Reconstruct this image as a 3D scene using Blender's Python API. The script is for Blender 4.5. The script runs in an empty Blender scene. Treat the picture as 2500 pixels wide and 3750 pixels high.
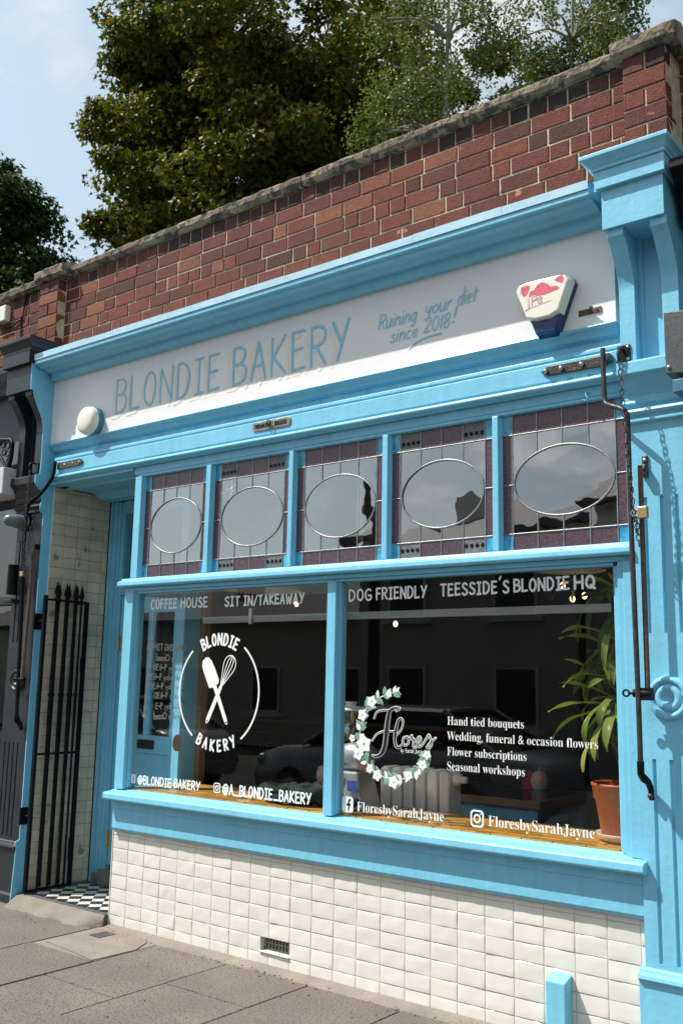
import bpy, bmesh, math, random
import numpy as np
from mathutils import Vector, Matrix
R = math.radians
random.seed(7); np.random.seed(7)
SC = bpy.context.scene
COL = SC.collection

# ---------------------------------------------------------------- camera, sky, sun, exposure
cam_d = bpy.data.cameras.new('camera'); cam = bpy.data.objects.new('camera', cam_d); COL.objects.link(cam)
right = Vector((0.78831928, 0.61495713, 0.01950497)); up = Vector((0.09022053, -0.1468973, 0.98502865)); back = Vector((0.60861562, -0.77475733, -0.17128374))
cam.matrix_world = Matrix(((right.x, up.x, back.x, 0), (right.y, up.y, back.y, -4.0), (right.z, up.z, back.z, 1.48), (0, 0, 0, 1)))
cam_d.sensor_fit = 'VERTICAL'; cam_d.sensor_height = 36; cam_d.sensor_width = 24; cam_d.lens = 34.07
cam_d.clip_start = 0.05; cam_d.clip_end = 3000
cam_d.dof.use_dof = True; cam_d.dof.focus_distance = 5.2; cam_d.dof.aperture_fstop = 7.0
SC.camera = cam
SC.view_settings.view_transform = 'Standard'; SC.view_settings.look = 'None'; SC.view_settings.gamma = 1
SC.view_settings.exposure = 0.44

SUN_DIR = Vector((1.25, 1.0, -2.33)).normalized()          # the way the light travels
sd = bpy.data.lights.new('sun', 'SUN'); sd.energy = 5.0; sd.angle = R(0.5); sd.color = (1.0, 0.955, 0.89)
so = bpy.data.objects.new('sun', sd); COL.objects.link(so)
so.rotation_euler = SUN_DIR.to_track_quat('-Z', 'Y').to_euler(); so.location = (-12, -10, 30)

W = bpy.data.worlds.new('World'); SC.world = W; W.use_nodes = True
nt = W.node_tree; N = nt.nodes; L = nt.links; N.clear()
out = N.new('ShaderNodeOutputWorld'); bg = N.new('ShaderNodeBackground'); bg.inputs[1].default_value = 0.15
sky = N.new('ShaderNodeTexSky'); sky.sky_type = 'NISHITA'; sky.sun_disc = False
sky.sun_elevation = R(55.5); sky.sun_rotation = math.atan2(-1.25, -1.0); sky.air_density = 1.2; sky.dust_density = 2.2; sky.ozone_density = 1.3
tc = N.new('ShaderNodeTexCoord'); mp = N.new('ShaderNodeMapping'); mp.inputs['Scale'].default_value = (1.3, 1.3, 2.6)
mp.inputs['Location'].default_value = (1.7, 0.4, 0.3)
no = N.new('ShaderNodeTexNoise'); no.inputs['Scale'].default_value = 2.7; no.inputs['Detail'].default_value = 9; no.inputs['Roughness'].default_value = 0.58; no.inputs['Distortion'].default_value = 0.35
cr = N.new('ShaderNodeValToRGB'); cr.color_ramp.elements[0].position = 0.50; cr.color_ramp.elements[1].position = 0.66
# clouds are thicker over the street (where the windows look) than behind the shop
sx = N.new('ShaderNodeSeparateXYZ'); dr = N.new('ShaderNodeMapRange'); dr.inputs[1].default_value = -0.35; dr.inputs[2].default_value = 0.45; dr.inputs[3].default_value = 0.035; dr.inputs[4].default_value = -0.07
dx = N.new('ShaderNodeMapRange'); dx.inputs[1].default_value = -0.75; dx.inputs[2].default_value = -0.35; dx.inputs[3].default_value = -0.06; dx.inputs[4].default_value = 0.16
ad0 = N.new('ShaderNodeMath'); ad0.operation = 'ADD'; ad = N.new('ShaderNodeMath'); ad.operation = 'ADD'
cc = N.new('ShaderNodeValToRGB'); cc.color_ramp.elements[0].position = 0.40; cc.color_ramp.elements[1].position = 0.63
cc.color_ramp.elements[0].color = (1.3, 1.9, 2.5, 1); cc.color_ramp.elements[1].color = (5.6, 5.9, 6.1, 1)
mx = N.new('ShaderNodeMix'); mx.data_type = 'RGBA'
# one small wispy cloud above the left roofline
wd0 = N.new('ShaderNodeVectorMath'); wd0.operation = 'DOT_PRODUCT'; wd0.inputs[1].default_value = (-0.69132, 0.46850, 0.55008)
wm = N.new('ShaderNodeMapRange'); wm.interpolation_type = 'SMOOTHSTEP'; wm.inputs[1].default_value = .9990; wm.inputs[2].default_value = 1.0; wm.inputs[3].default_value = -.25; wm.inputs[4].default_value = .34
wn = N.new('ShaderNodeTexNoise'); wn.inputs['Scale'].default_value = 22; wn.inputs['Detail'].default_value = 6; wa = N.new('ShaderNodeMath'); wa.operation = 'ADD'; wr = N.new('ShaderNodeMapRange'); wr.interpolation_type = 'SMOOTHSTEP'; wr.inputs[1].default_value = .50; wr.inputs[2].default_value = .98; wr.inputs[4].default_value = .55
L.new(tc.outputs['Generated'], wd0.inputs[0]); L.new(wd0.outputs['Value'], wm.inputs[0]); L.new(tc.outputs['Generated'], wn.inputs['Vector']); L.new(wm.outputs[0], wa.inputs[0]); L.new(wn.outputs[0], wa.inputs[1]); L.new(wa.outputs[0], wr.inputs[0])
wc = N.new('ShaderNodeMath'); wc.operation = 'MAXIMUM'; L.new(wr.outputs[0], wc.inputs[0])
gn = N.new('ShaderNodeMix'); gn.data_type = 'RGBA'; gn.inputs[0].default_value = 0.62; gn.inputs[7].default_value = (3.35, 4.1, 4.35, 1)   # thin high haze
L.new(tc.outputs['Generated'], mp.inputs[0]); L.new(mp.outputs[0], no.inputs['Vector'])
L.new(tc.outputs['Generated'], sx.inputs[0]); L.new(sx.outputs[1], dr.inputs[0]); L.new(sx.outputs[0], dx.inputs[0])
L.new(dr.outputs[0], ad0.inputs[0]); L.new(dx.outputs[0], ad0.inputs[1])
L.new(ad0.outputs[0], ad.inputs[0]); L.new(no.outputs[0], ad.inputs[1]); L.new(ad.outputs[0], cr.inputs[0]); L.new(no.outputs[0], cc.inputs[0])
sb_ = N.new('ShaderNodeMapRange'); sb_.inputs[1].default_value = -.45; sb_.inputs[2].default_value = .35; sb_.inputs[3].default_value = 1.0; sb_.inputs[4].default_value = .75    # clouds near the sun are brighter
sv = N.new('ShaderNodeVectorMath'); sv.operation = 'SCALE'; L.new(sx.outputs[1], sb_.inputs[0]); L.new(cc.outputs[0], sv.inputs[0]); L.new(sb_.outputs[0], sv.inputs['Scale'])
L.new(sky.outputs[0], gn.inputs[6]); L.new(gn.outputs[2], mx.inputs[6]); L.new(cr.outputs[0], wc.inputs[1]); L.new(wc.outputs[0], mx.inputs[0]); L.new(sv.outputs[0], mx.inputs[7])
L.new(mx.outputs[2], bg.inputs[0]); L.new(bg.outputs[0], out.inputs[0])

# ---------------------------------------------------------------- materials
MATS = {}
def nodes(name):
    m = bpy.data.materials.new(name); m.use_nodes = True
    n = m.node_tree.nodes; n.clear()
    o = n.new('ShaderNodeOutputMaterial'); return m, n, m.node_tree.links, o
def M(name, col, rough=.5, var=.12, vs=6, bump=.0, bs=60, metal=0, spots=None, spot_t=.66, spot_s=40, island=0, sheen=None, coat=0, stretch=(1, 1, 1), streak=0, spec=None):
    if name in MATS: return MATS[name]
    m, n, l, o = nodes(name)
    b = n.new('ShaderNodeBsdfPrincipled'); l.new(b.outputs[0], o.inputs[0])
    b.inputs['Roughness'].default_value = rough; b.inputs['Metallic'].default_value = metal
    if spec is not None: b.inputs['Specular IOR Level'].default_value = spec
    if coat: b.inputs['Coat Weight'].default_value = coat; b.inputs['Coat Roughness'].default_value = .12
    t = n.new('ShaderNodeTexCoord'); mpn = n.new('ShaderNodeMapping'); mpn.inputs['Scale'].default_value = stretch; l.new(t.outputs['Object'], mpn.inputs[0])
    z = n.new('ShaderNodeTexNoise'); z.inputs['Scale'].default_value = vs; z.inputs['Detail'].default_value = 6; l.new(mpn.outputs[0], z.inputs['Vector'])
    mr = n.new('ShaderNodeMapRange'); mr.inputs[1].default_value = .25; mr.inputs[2].default_value = .75; mr.inputs[3].default_value = 1 - var; mr.inputs[4].default_value = 1 + var; l.new(z.outputs[0], mr.inputs[0])
    fac = mr.outputs[0]
    if island:
        g = n.new('ShaderNodeNewGeometry'); mi = n.new('ShaderNodeMapRange'); mi.inputs[3].default_value = 1 - island; mi.inputs[4].default_value = 1 + island; l.new(g.outputs['Random Per Island'], mi.inputs[0])
        mm = n.new('ShaderNodeMath'); mm.operation = 'MULTIPLY'; l.new(fac, mm.inputs[0]); l.new(mi.outputs[0], mm.inputs[1]); fac = mm.outputs[0]
    if streak:
        sm = n.new('ShaderNodeMapping'); sm.inputs['Scale'].default_value = (24, 24, 1.6); l.new(t.outputs['Object'], sm.inputs[0]); zs = n.new('ShaderNodeTexNoise'); zs.inputs['Scale'].default_value = 1; zs.inputs['Detail'].default_value = 6; l.new(sm.outputs[0], zs.inputs['Vector'])
        ms = n.new('ShaderNodeMapRange'); ms.inputs[1].default_value = .38; ms.inputs[2].default_value = .62; ms.inputs[3].default_value = 1 - streak; ms.inputs[4].default_value = 1.03; l.new(zs.outputs[0], ms.inputs[0])
        m2 = n.new('ShaderNodeMath'); m2.operation = 'MULTIPLY'; l.new(fac, m2.inputs[0]); l.new(ms.outputs[0], m2.inputs[1]); fac = m2.outputs[0]
    vm = n.new('ShaderNodeVectorMath'); vm.operation = 'SCALE'; vm.inputs[0].default_value = col; l.new(fac, vm.inputs['Scale'])
    c = vm.outputs[0]
    if spots:
        z2 = n.new('ShaderNodeTexNoise'); z2.inputs['Scale'].default_value = spot_s; z2.inputs['Detail'].default_value = 5; z2.inputs['Roughness'].default_value = .65; l.new(mpn.outputs[0], z2.inputs['Vector'])
        rr = n.new('ShaderNodeMapRange'); rr.inputs[1].default_value = spot_t; rr.inputs[2].default_value = spot_t + .05; l.new(z2.outputs[0], rr.inputs[0])
        mxx = n.new('ShaderNodeMix'); mxx.data_type = 'RGBA'; mxx.inputs[7].default_value = (*spots, 1); l.new(rr.outputs[0], mxx.inputs[0]); l.new(c, mxx.inputs[6]); c = mxx.outputs[2]
    l.new(c, b.inputs['Base Color'])
    if bump:
        z3 = n.new('ShaderNodeTexNoise'); z3.inputs['Scale'].default_value = bs; z3.inputs['Detail'].default_value = 5; l.new(mpn.outputs[0], z3.inputs['Vector'])
        bp = n.new('ShaderNodeBump'); bp.inputs['Strength'].default_value = bump; bp.inputs['Distance'].default_value = .01; l.new(z3.outputs[0], bp.inputs['Height']); l.new(bp.outputs[0], b.inputs['Normal'])
    MATS[name] = m; return m
def ramp_island(name, cols, rough, var, vs, bump, bs, spots=None, spot_t=.68, spot_s=9):
    m, n, l, o = nodes(name)
    b = n.new('ShaderNodeBsdfPrincipled'); l.new(b.outputs[0], o.inputs[0]); b.inputs['Roughness'].default_value = rough
    g = n.new('ShaderNodeNewGeometry'); r = n.new('ShaderNodeValToRGB'); r.color_ramp.interpolation = 'LINEAR'
    while len(r.color_ramp.elements) < len(cols): r.color_ramp.elements.new(.5)
    for i, (p, c) in enumerate(cols): r.color_ramp.elements[i].position = p; r.color_ramp.elements[i].color = (*c, 1)
    l.new(g.outputs['Random Per Island'], r.inputs[0])
    t = n.new('ShaderNodeTexCoord'); z = n.new('ShaderNodeTexNoise'); z.inputs['Scale'].default_value = vs; z.inputs['Detail'].default_value = 8; z.inputs['Roughness'].default_value = .7; l.new(t.outputs['Object'], z.inputs['Vector'])
    mr = n.new('ShaderNodeMapRange'); mr.inputs[1].default_value = .25; mr.inputs[2].default_value = .75; mr.inputs[3].default_value = 1 - var; mr.inputs[4].default_value = 1 + var; l.new(z.outputs[0], mr.inputs[0])
    vm = n.new('ShaderNodeVectorMath'); vm.operation = 'SCALE'; l.new(r.outputs[0], vm.inputs[0]); l.new(mr.outputs[0], vm.inputs['Scale']); c = vm.outputs[0]
    if spots:
        z2 = n.new('ShaderNodeTexNoise'); z2.inputs['Scale'].default_value = spot_s; z2.inputs['Detail'].default_value = 6; z2.inputs['Roughness'].default_value = .6; l.new(t.outputs['Object'], z2.inputs['Vector'])
        rr = n.new('ShaderNodeMapRange'); rr.inputs[1].default_value = spot_t; rr.inputs[2].default_value = spot_t + .04; l.new(z2.outputs[0], rr.inputs[0])
        mxx = n.new('ShaderNodeMix'); mxx.data_type = 'RGBA'; mxx.inputs[7].default_value = (*spots, 1); l.new(rr.outputs[0], mxx.inputs[0]); l.new(c, mxx.inputs[6]); c = mxx.outputs[2]
    l.new(c, b.inputs['Base Color'])
    z3 = n.new('ShaderNodeTexNoise'); z3.inputs['Scale'].default_value = bs; z3.inputs['Detail'].default_value = 6; l.new(t.outputs['Object'], z3.inputs['Vector'])
    bp = n.new('ShaderNodeBump'); bp.inputs['Strength'].default_value = bump; bp.inputs['Distance'].default_value = .012; l.new(z3.outputs[0], bp.inputs['Height']); l.new(bp.outputs[0], b.inputs['Normal'])
    MATS[name] = m; return m
def glass(name, boost=1.0, wave=0.0, ws=3.0, tint=(1, 1, 1), base=0.0):
    m, n, l, o = nodes(name)
    t = n.new('ShaderNodeBsdfTransparent'); t.inputs[0].default_value = (*tint, 1)
    g = n.new('ShaderNodeBsdfGlossy'); g.inputs['Roughness'].default_value = 0.004
    lw_ = n.new('ShaderNodeLayerWeight'); lw_.inputs[0].default_value = .5; pw = n.new('ShaderNodeMath'); pw.operation = 'POWER'; pw.inputs[1].default_value = 5; l.new(lw_.outputs['Facing'], pw.inputs[0])
    f = n.new('ShaderNodeMath'); f.operation = 'MULTIPLY_ADD'; f.inputs[1].default_value = .957; f.inputs[2].default_value = .043; l.new(pw.outputs[0], f.inputs[0])
    mm = n.new('ShaderNodeMath'); mm.operation = 'MULTIPLY_ADD'; mm.inputs[1].default_value = boost; mm.inputs[2].default_value = base; mm.use_clamp = True
    l.new(f.outputs[0], mm.inputs[0]); x = n.new('ShaderNodeMixShader'); l.new(mm.outputs[0], x.inputs[0]); l.new(t.outputs[0], x.inputs[1]); l.new(g.outputs[0], x.inputs[2]); l.new(x.outputs[0], o.inputs[0])
    if wave:
        tcn = n.new('ShaderNodeTexCoord'); z = n.new('ShaderNodeTexNoise'); z.inputs['Scale'].default_value = ws; z.inputs['Detail'].default_value = 2; l.new(tcn.outputs['Object'], z.inputs['Vector'])
        bp = n.new('ShaderNodeBump'); bp.inputs['Strength'].default_value = wave; bp.inputs['Distance'].default_value = .02; l.new(z.outputs[0], bp.inputs['Height']); l.new(bp.outputs[0], g.inputs['Normal'])
    MATS[name] = m; return m
def art_glass(name, c1, c2, rough, bs, bump):
    m, n, l, o = nodes(name)
    b = n.new('ShaderNodeBsdfPrincipled'); l.new(b.outputs[0], o.inputs[0]); b.inputs['Roughness'].default_value = rough; b.inputs['IOR'].default_value = 1.6
    t = n.new('ShaderNodeTexCoord'); z = n.new('ShaderNodeTexNoise'); z.inputs['Scale'].default_value = bs * .5; z.inputs['Detail'].default_value = 4; l.new(t.outputs['Object'], z.inputs['Vector'])
    r = n.new('ShaderNodeValToRGB'); r.color_ramp.elements[0].position = .35; r.color_ramp.elements[1].position = .68; r.color_ramp.elements[0].color = (*c1, 1); r.color_ramp.elements[1].color = (*c2, 1); l.new(z.outputs[0], r.inputs[0]); l.new(r.outputs[0], b.inputs['Base Color'])
    z2 = n.new('ShaderNodeTexNoise'); z2.inputs['Scale'].default_value = bs; z2.inputs['Detail'].default_value = 3; l.new(t.outputs['Object'], z2.inputs['Vector'])
    bp = n.new('ShaderNodeBump'); bp.inputs['Strength'].default_value = bump; bp.inputs['Distance'].default_value = .004; l.new(z2.outputs[0], bp.inputs['Height']); l.new(bp.outputs[0], b.inputs['Normal'])
    MATS[name] = m; return m
def emit(name, col, s):
    m, n, l, o = nodes(name); e = n.new('ShaderNodeEmission'); e.inputs[0].default_value = (*col, 1); e.inputs[1].default_value = s; l.new(e.outputs[0], o.inputs[0]); MATS[name] = m; return m
def leaf_mat(name, cols, rough=.35, trans=.35):
    m, n, l, o = nodes(name)
    g = n.new('ShaderNodeNewGeometry'); r = n.new('ShaderNodeValToRGB')
    while len(r.color_ramp.elements) < len(cols): r.color_ramp.elements.new(.5)
    for i, (p, c) in enumerate(cols): r.color_ramp.elements[i].position = p; r.color_ramp.elements[i].color = (*c, 1)
    l.new(g.outputs['Random Per Island'], r.inputs[0])
    b = n.new('ShaderNodeBsdfPrincipled'); b.inputs['Roughness'].default_value = rough; b.inputs['Specular IOR Level'].default_value = .13; l.new(r.outputs[0], b.inputs['Base Color'])
    t = n.new('ShaderNodeBsdfTranslucent'); vm = n.new('ShaderNodeVectorMath'); vm.operation = 'MULTIPLY'; vm.inputs[1].default_value = (1.1, 1.35, .5); l.new(r.outputs[0], vm.inputs[0]); l.new(vm.outputs[0], t.inputs[0])
    x = n.new('ShaderNodeMixShader'); x.inputs[0].default_value = trans; l.new(b.outputs[0], x.inputs[1]); l.new(t.outputs[0], x.inputs[2]); l.new(x.outputs[0], o.inputs[0]); MATS[name] = m; return m

BLUE = M('blue_paint', (.190, .525, .710), .34, .06, 5, .16, 38, spots=(.09, .30, .45), spot_t=.70, spot_s=22, streak=.045)
WHITE = M('white_sign_paint', (.80, .79, .79), .42, .02, 2, .05, 30)
DARK = M('dark_grey_paint', (.017, .021, .027), .42, .22, 7, .16, 30, spots=(.06, .066, .072), spot_t=.70, spot_s=18)
BLACK = M('black_iron', (.005, .005, .006), .5, .3, 30, .2, 120, spec=.15)
IRON = M('worn_iron', (.050, .043, .040), .42, .35, 25, .3, 90, metal=.4, spots=(.30, .27, .24), spot_t=.64, spot_s=70)
RUST = M('rusty_iron', (.115, .065, .048), .7, .35, 25, .3, 90, spots=(.03, .02, .02), spot_t=.6, spot_s=60)
STEEL = M('steel', (.45, .45, .44), .32, .15, 20, .1, 80, metal=.9)
CREAM = M('cream_glazed_tile', (.72, .695, .635), .12, .05, 9, .16, 11, island=.03, coat=.5, spots=(.58, .54, .46), spot_t=.78, spot_s=26)
AGED = M('aged_glazed_tile', (.55, .485, .37), .25, .22, 5, .10, 16, island=.10, spots=(.27, .235, .165), spot_t=.62, spot_s=7)
GROUT = M('grout', (.52, .50, .45), .85, .2, 12, .2, 100)
BRICK = ramp_island('red_brick', [(0, (.055, .017, .011)), (.10, (.088, .021, .012)), (.45, (.118, .026, .0135)), (.88, (.148, .034, .017)), (.95, (.21, .072, .034)), (1, (.090, .024, .015))], .88, .42, 38, .55, 110, spots=(.46, .17, .11), spot_t=.685, spot_s=6)
BRICKTOP = ramp_island('dark_brick', [(0, (.026, .017, .015)), (.5, (.07, .025, .02)), (1, (.115, .034, .025))], .9, .5, 40, .5, 110)  # darker brick for the top course and a few odd bricks
MORTAR = M('mortar', (.52, .42, .285), .95, .35, 18, .6, 90, spots=(.16, .13, .10), spot_t=.6, spot_s=9)
STONE = M('coping_stone', (.23, .185, .125), .95, .45, 9, 1.0, 60, spots=(.065, .06, .05), spot_t=.50, spot_s=16)
SLAB = M('paving_slab', (.165, .138, .113), .92, .16, 3.0, .9, 150, island=.09, spots=(.095, .08, .066), spot_t=.52, spot_s=85)
CONC = M('patched_concrete', (.215, .182, .15), .95, .20, 6, .7, 60, spots=(.22, .19, .15), spot_t=.62, spot_s=22)
JOINT = M('dark_joint', (.07, .055, .045), 1, .4, 20, .5, 60)
ASPH = M('asphalt', (.055, .055, .056), .95, .3, 30, .4, 150)
SOIL = M('ground_soil', (.10, .11, .06), 1, .4, .6, .3, 5)
LEAD = M('lead_came', (.27, .27, .27), .42, .3, 30, .2, 120, metal=.65)
GLASS = glass('shop_glass', 1.0)
OLDGLASS = glass('old_leaded_glass', 3.0, .045, 4.5, (.76, .76, .76), .30)
SIDEGLASS = glass('side_glass', .8)
PURPLE = art_glass('purple_glass', (.060, .034, .046), (.12, .062, .080), .24, 130, .55)
CYAN = art_glass('cyan_glass', (.02, .25, .42), (.10, .42, .58), .2, 45, .4)
DARKGL = M('dark_window', (.012, .012, .013), .06, .1, 3)
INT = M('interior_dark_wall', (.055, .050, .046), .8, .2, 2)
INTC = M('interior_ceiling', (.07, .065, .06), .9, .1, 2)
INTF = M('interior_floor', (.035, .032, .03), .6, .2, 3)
TILEY = M('yellow_ledge_tile', (.60, .325, .075), .16, .22, 6, .2, 14, island=.16)
TILEB = M('brown_counter_tile', (.070, .046, .022), .2, .25, 6, .1, 20, island=.15)
VINYL = M('white_vinyl', (.80, .82, .80), .55, .02, 3)
VINYLB = M('black_vinyl', (.006, .006, .006), .5, 0, 3)
LETB = M('blue_letter_paint', (.27, .58, .76), .5, .10, 30)
LETC = M('cream_letter_shadow', (.80, .76, .685), .5, .05, 12)
LEAFV = M('green_vinyl', (.15, .34, .235), .55, .45, 45)
FLOWV = M('pale_petal_vinyl', (.78, .82, .78), .55, .04, 60)
def plant_leaf():
    return leaf_mat('house_plant_leaf', [(0, (.05, .11, .02)), (.45, (.11, .18, .03)), (1, (.34, .36, .09))], .32, .25)
PLANT = plant_leaf()
TERRA = M('terracotta_plastic', (.42, .10, .035), .4, .05, 8)
SAUC = M('cream_ceramic', (.62, .51, .37), .3, .08, 8)
CREAMP = M('cream_plastic', (.74, .72, .62), .4, .03, 10)
ALARMB = M('alarm_blue_plastic', (.012, .035, .14), .22, .2, 12)
PINK = M('pink_acrylic', (.62, .055, .16), .3, .03, 8)
REDINK = M('faded_red_print', (.62, .085, .13), .6, .25, 60)
PEACH = M('peach_ceramic', (.74, .48, .36), .35, .12, 60)
SCARF = M('dark_green_knit', (.012, .028, .025), .95, .45, 40, .6, 160)
GREYM = M('grey_metal', (.062, .066, .070), .45, .2, 10, .15, 60)
RADI = M('radiator_enamel', (.70, .68, .65), .35, .06, 6)
WOOD = M('table_wood', (.26, .15, .075), .45, .25, 8, .1, 40, stretch=(1, 9, 9))
SLATE = M('slate_top', (.045, .055, .062), .22, .15, 10)
BRASS = M('brass', (.55, .40, .18), .35, .15, 20, metal=.8)
BULB = emit('bulb_glow', (1.0, .66, .30), 3.2)
SHADE = M('lamp_shade_cream', (.62, .58, .48), .7, .05, 6)
BARK = M('bark', (.055, .043, .032), .95, .4, 9, .8, 25)
BIRCHB = M('birch_bark', (.26, .24, .20), .9, .5, 6, .6, 20)
MAPLE = leaf_mat('maple_leaf', [(0, (.026, .042, .006)), (.45, (.075, .095, .010)), (.85, (.175, .160, .014)), (1, (.23, .14, .02))], .45, .22)
BIRCHL = leaf_mat('birch_leaf', [(0, (.06, .08, .025)), (.6, (.125, .145, .048)), (1, (.20, .205, .09))], .4, .30)
DARKL = leaf_mat('sycamore_leaf', [(0, (.010, .022, .005)), (.6, (.024, .052, .008)), (1, (.06, .095, .012))], .45, .2)
RENDER = M('grey_render', (.36, .34, .30), .9, .15, 2, .2, 30)
ROOFM = M('roof_slate', (.035, .035, .04), .7, .3, 6)
CARP = M('dark_car_paint', (.20, .22, .25), .25, .05, 3, coat=1)
TYRE = M('tyre_rubber', (.012, .012, .012), .8, .1, 10)

# ---------------------------------------------------------------- mesh helpers
class MB:
    def __init__(s): s.v = []; s.f = []; s.sm = []
    def add(s, vs, fs, smooth=False):
        o = len(s.v); s.v += [tuple(v) for v in vs]
        for f in fs: s.f.append(tuple(i + o for i in f)); s.sm.append(smooth)
        return s
    def box(s, x0, x1, y0, y1, z0, z1):
        v = [(x0, y0, z0), (x1, y0, z0), (x1, y1, z0), (x0, y1, z0), (x0, y0, z1), (x1, y0, z1), (x1, y1, z1), (x0, y1, z1)]
        return s.add(v, [(0, 3, 2, 1), (4, 5, 6, 7), (0, 1, 5, 4), (1, 2, 6, 5), (2, 3, 7, 6), (3, 0, 4, 7)])
    def px(s, pts, x0, x1):          # (y,z) outline along X
        n = len(pts); v = [(x0, p[0], p[1]) for p in pts] + [(x1, p[0], p[1]) for p in pts]
        return s.add(v, [tuple(range(n)), tuple(range(2 * n - 1, n - 1, -1))] + [(i, i + n, (i + 1) % n + n, (i + 1) % n) for i in range(n)])
    def py(s, pts, y0, y1):          # (x,z) outline along Y
        n = len(pts); v = [(p[0], y0, p[1]) for p in pts] + [(p[0], y1, p[1]) for p in pts]
        return s.add(v, [tuple(range(n)), tuple(range(2 * n - 1, n - 1, -1))] + [(i, i + n, (i + 1) % n + n, (i + 1) % n) for i in range(n)])
    def pz(s, pts, z0, z1):          # (x,y) outline along Z
        n = len(pts); v = [(p[0], p[1], z0) for p in pts] + [(p[0], p[1], z1) for p in pts]
        return s.add(v, [tuple(range(n - 1, -1, -1)), tuple(range(n, 2 * n))] + [(i, (i + 1) % n, (i + 1) % n + n, i + n) for i in range(n)])
    def tube(s, pts, r, n=10, closed=False):
        pts = [Vector(p) for p in pts]; k = len(pts); rs = r if isinstance(r, (list, tuple)) else [r] * k
        t0 = (pts[1] - pts[0]).normalized(); a = t0.cross(Vector((0, 0, 1)));
        if a.length < .1: a = t0.cross(Vector((0, 1, 0)))
        a.normalize(); vs = []
        for i in range(k):
            if closed: t = (pts[(i + 1) % k] - pts[i - 1]).normalized()
            else: t = (pts[min(i + 1, k - 1)] - pts[max(i - 1, 0)]).normalized()
            a = (a - t * a.dot(t)); a.normalize(); b = t.cross(a)
            for j in range(n):
                w = 2 * math.pi * j / n; vs.append(pts[i] + (a * math.cos(w) + b * math.sin(w)) * rs[i])
        fs = []
        for i in range(k if closed else k - 1):
            i2 = (i + 1) % k
            fs += [(i * n + j, i * n + (j + 1) % n, i2 * n + (j + 1) % n, i2 * n + j) for j in range(n)]
        s.add(vs, fs, True)
        if not closed: s.add(vs[:n], [tuple(range(n - 1, -1, -1))]); s.add(vs[-n:], [tuple(range(n))])
        return s
    def lathe(s, prof, c, axis='z', n=24, smooth=True):     # prof (radius, height)
        c = Vector(c); vs = []
        for r, h in prof:
            for j in range(n):
                w = 2 * math.pi * j / n; p, q = r * math.cos(w), r * math.sin(w)
                vs.append(c + (Vector((p, q, h)) if axis == 'z' else Vector((p, -h, q)) if axis == 'y' else Vector((h, p, q))))
        k = len(prof)
        return s.add(vs, [(i * n + j, i * n + (j + 1) % n, (i + 1) * n + (j + 1) % n, (i + 1) * n + j) for i in range(k - 1) for j in range(n)], smooth)
    def ball(s, c, r, n=10, sc=(1, 1, 1)):
        prof = [(max(1e-4, math.sin(math.pi * i / n)) * r, -math.cos(math.pi * i / n) * r) for i in range(n + 1)]
        m = MB().lathe(prof, (0, 0, 0), n=2 * n); return s.add([(c[0] + v[0] * sc[0], c[1] + v[1] * sc[1], c[2] + v[2] * sc[2]) for v in m.v], m.f, True)
def woff(o):
    p = Vector((0, 0, 0))
    while o: p += o.location; o = o.parent
    return p
def obj(name, mb, mat, parent=None, bevel=0, label=None, smooth_angle=None):
    me = bpy.data.meshes.new(name)
    if isinstance(mb, MB):
        me.from_pydata(mb.v, [], mb.f); me.polygons.foreach_set('use_smooth', mb.sm)
        bm = bmesh.new(); bm.from_mesh(me); bmesh.ops.recalc_face_normals(bm, faces=bm.faces); bm.to_mesh(me); bm.free()
    else: me = mb; me.name = name
    me.materials.clear(); me.materials.append(mat); me.update()
    o = bpy.data.objects.new(name, me); COL.objects.link(o)
    if parent: o.parent = parent; o.location = -woff(parent)
    if bevel:
        b = o.modifiers.new('bevel', 'BEVEL'); b.width = bevel; b.segments = 2; b.limit_method = 'ANGLE'; b.angle_limit = R(35)
    if label: o['label'] = label
    return o
def tag(o, label, cat, group=None):
    o['label'] = label; o['category'] = cat
    if group: o['group'] = group
    return o
def thing(name, label, cat, loc=(0, 0, 0), group=None):
    o = bpy.data.objects.new(name, None); COL.objects.link(o); o.location = loc; o.empty_display_size = .1
    return tag(o, label, cat, group)
def struct(name, mb, mat, kind='structure', bevel=0):
    o = obj(name, mb, mat, None, bevel); o['kind'] = kind; return o
def copy_tree(o, parent=None):
    c = o.copy(); COL.objects.link(c)
    if parent: c.parent = parent
    for ch in list(o.children): copy_tree(ch, c)
    return c
def catmull(pts, k=6):
    if len(pts) < 3: return pts
    P = [Vector(p) for p in pts]; P = [P[0] * 2 - P[1]] + P + [P[-1] * 2 - P[-2]]; o = []
    for i in range(1, len(P) - 2):
        for j in range(k):
            t = j / k; a, b, c, d = P[i - 1], P[i], P[i + 1], P[i + 2]
            o.append(.5 * ((2 * b) + (c - a) * t + (2 * a - 5 * b + 4 * c - d) * t * t + (3 * b - a - 3 * c + d) * t ** 3))
    o.append(P[-2]); return o
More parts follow.
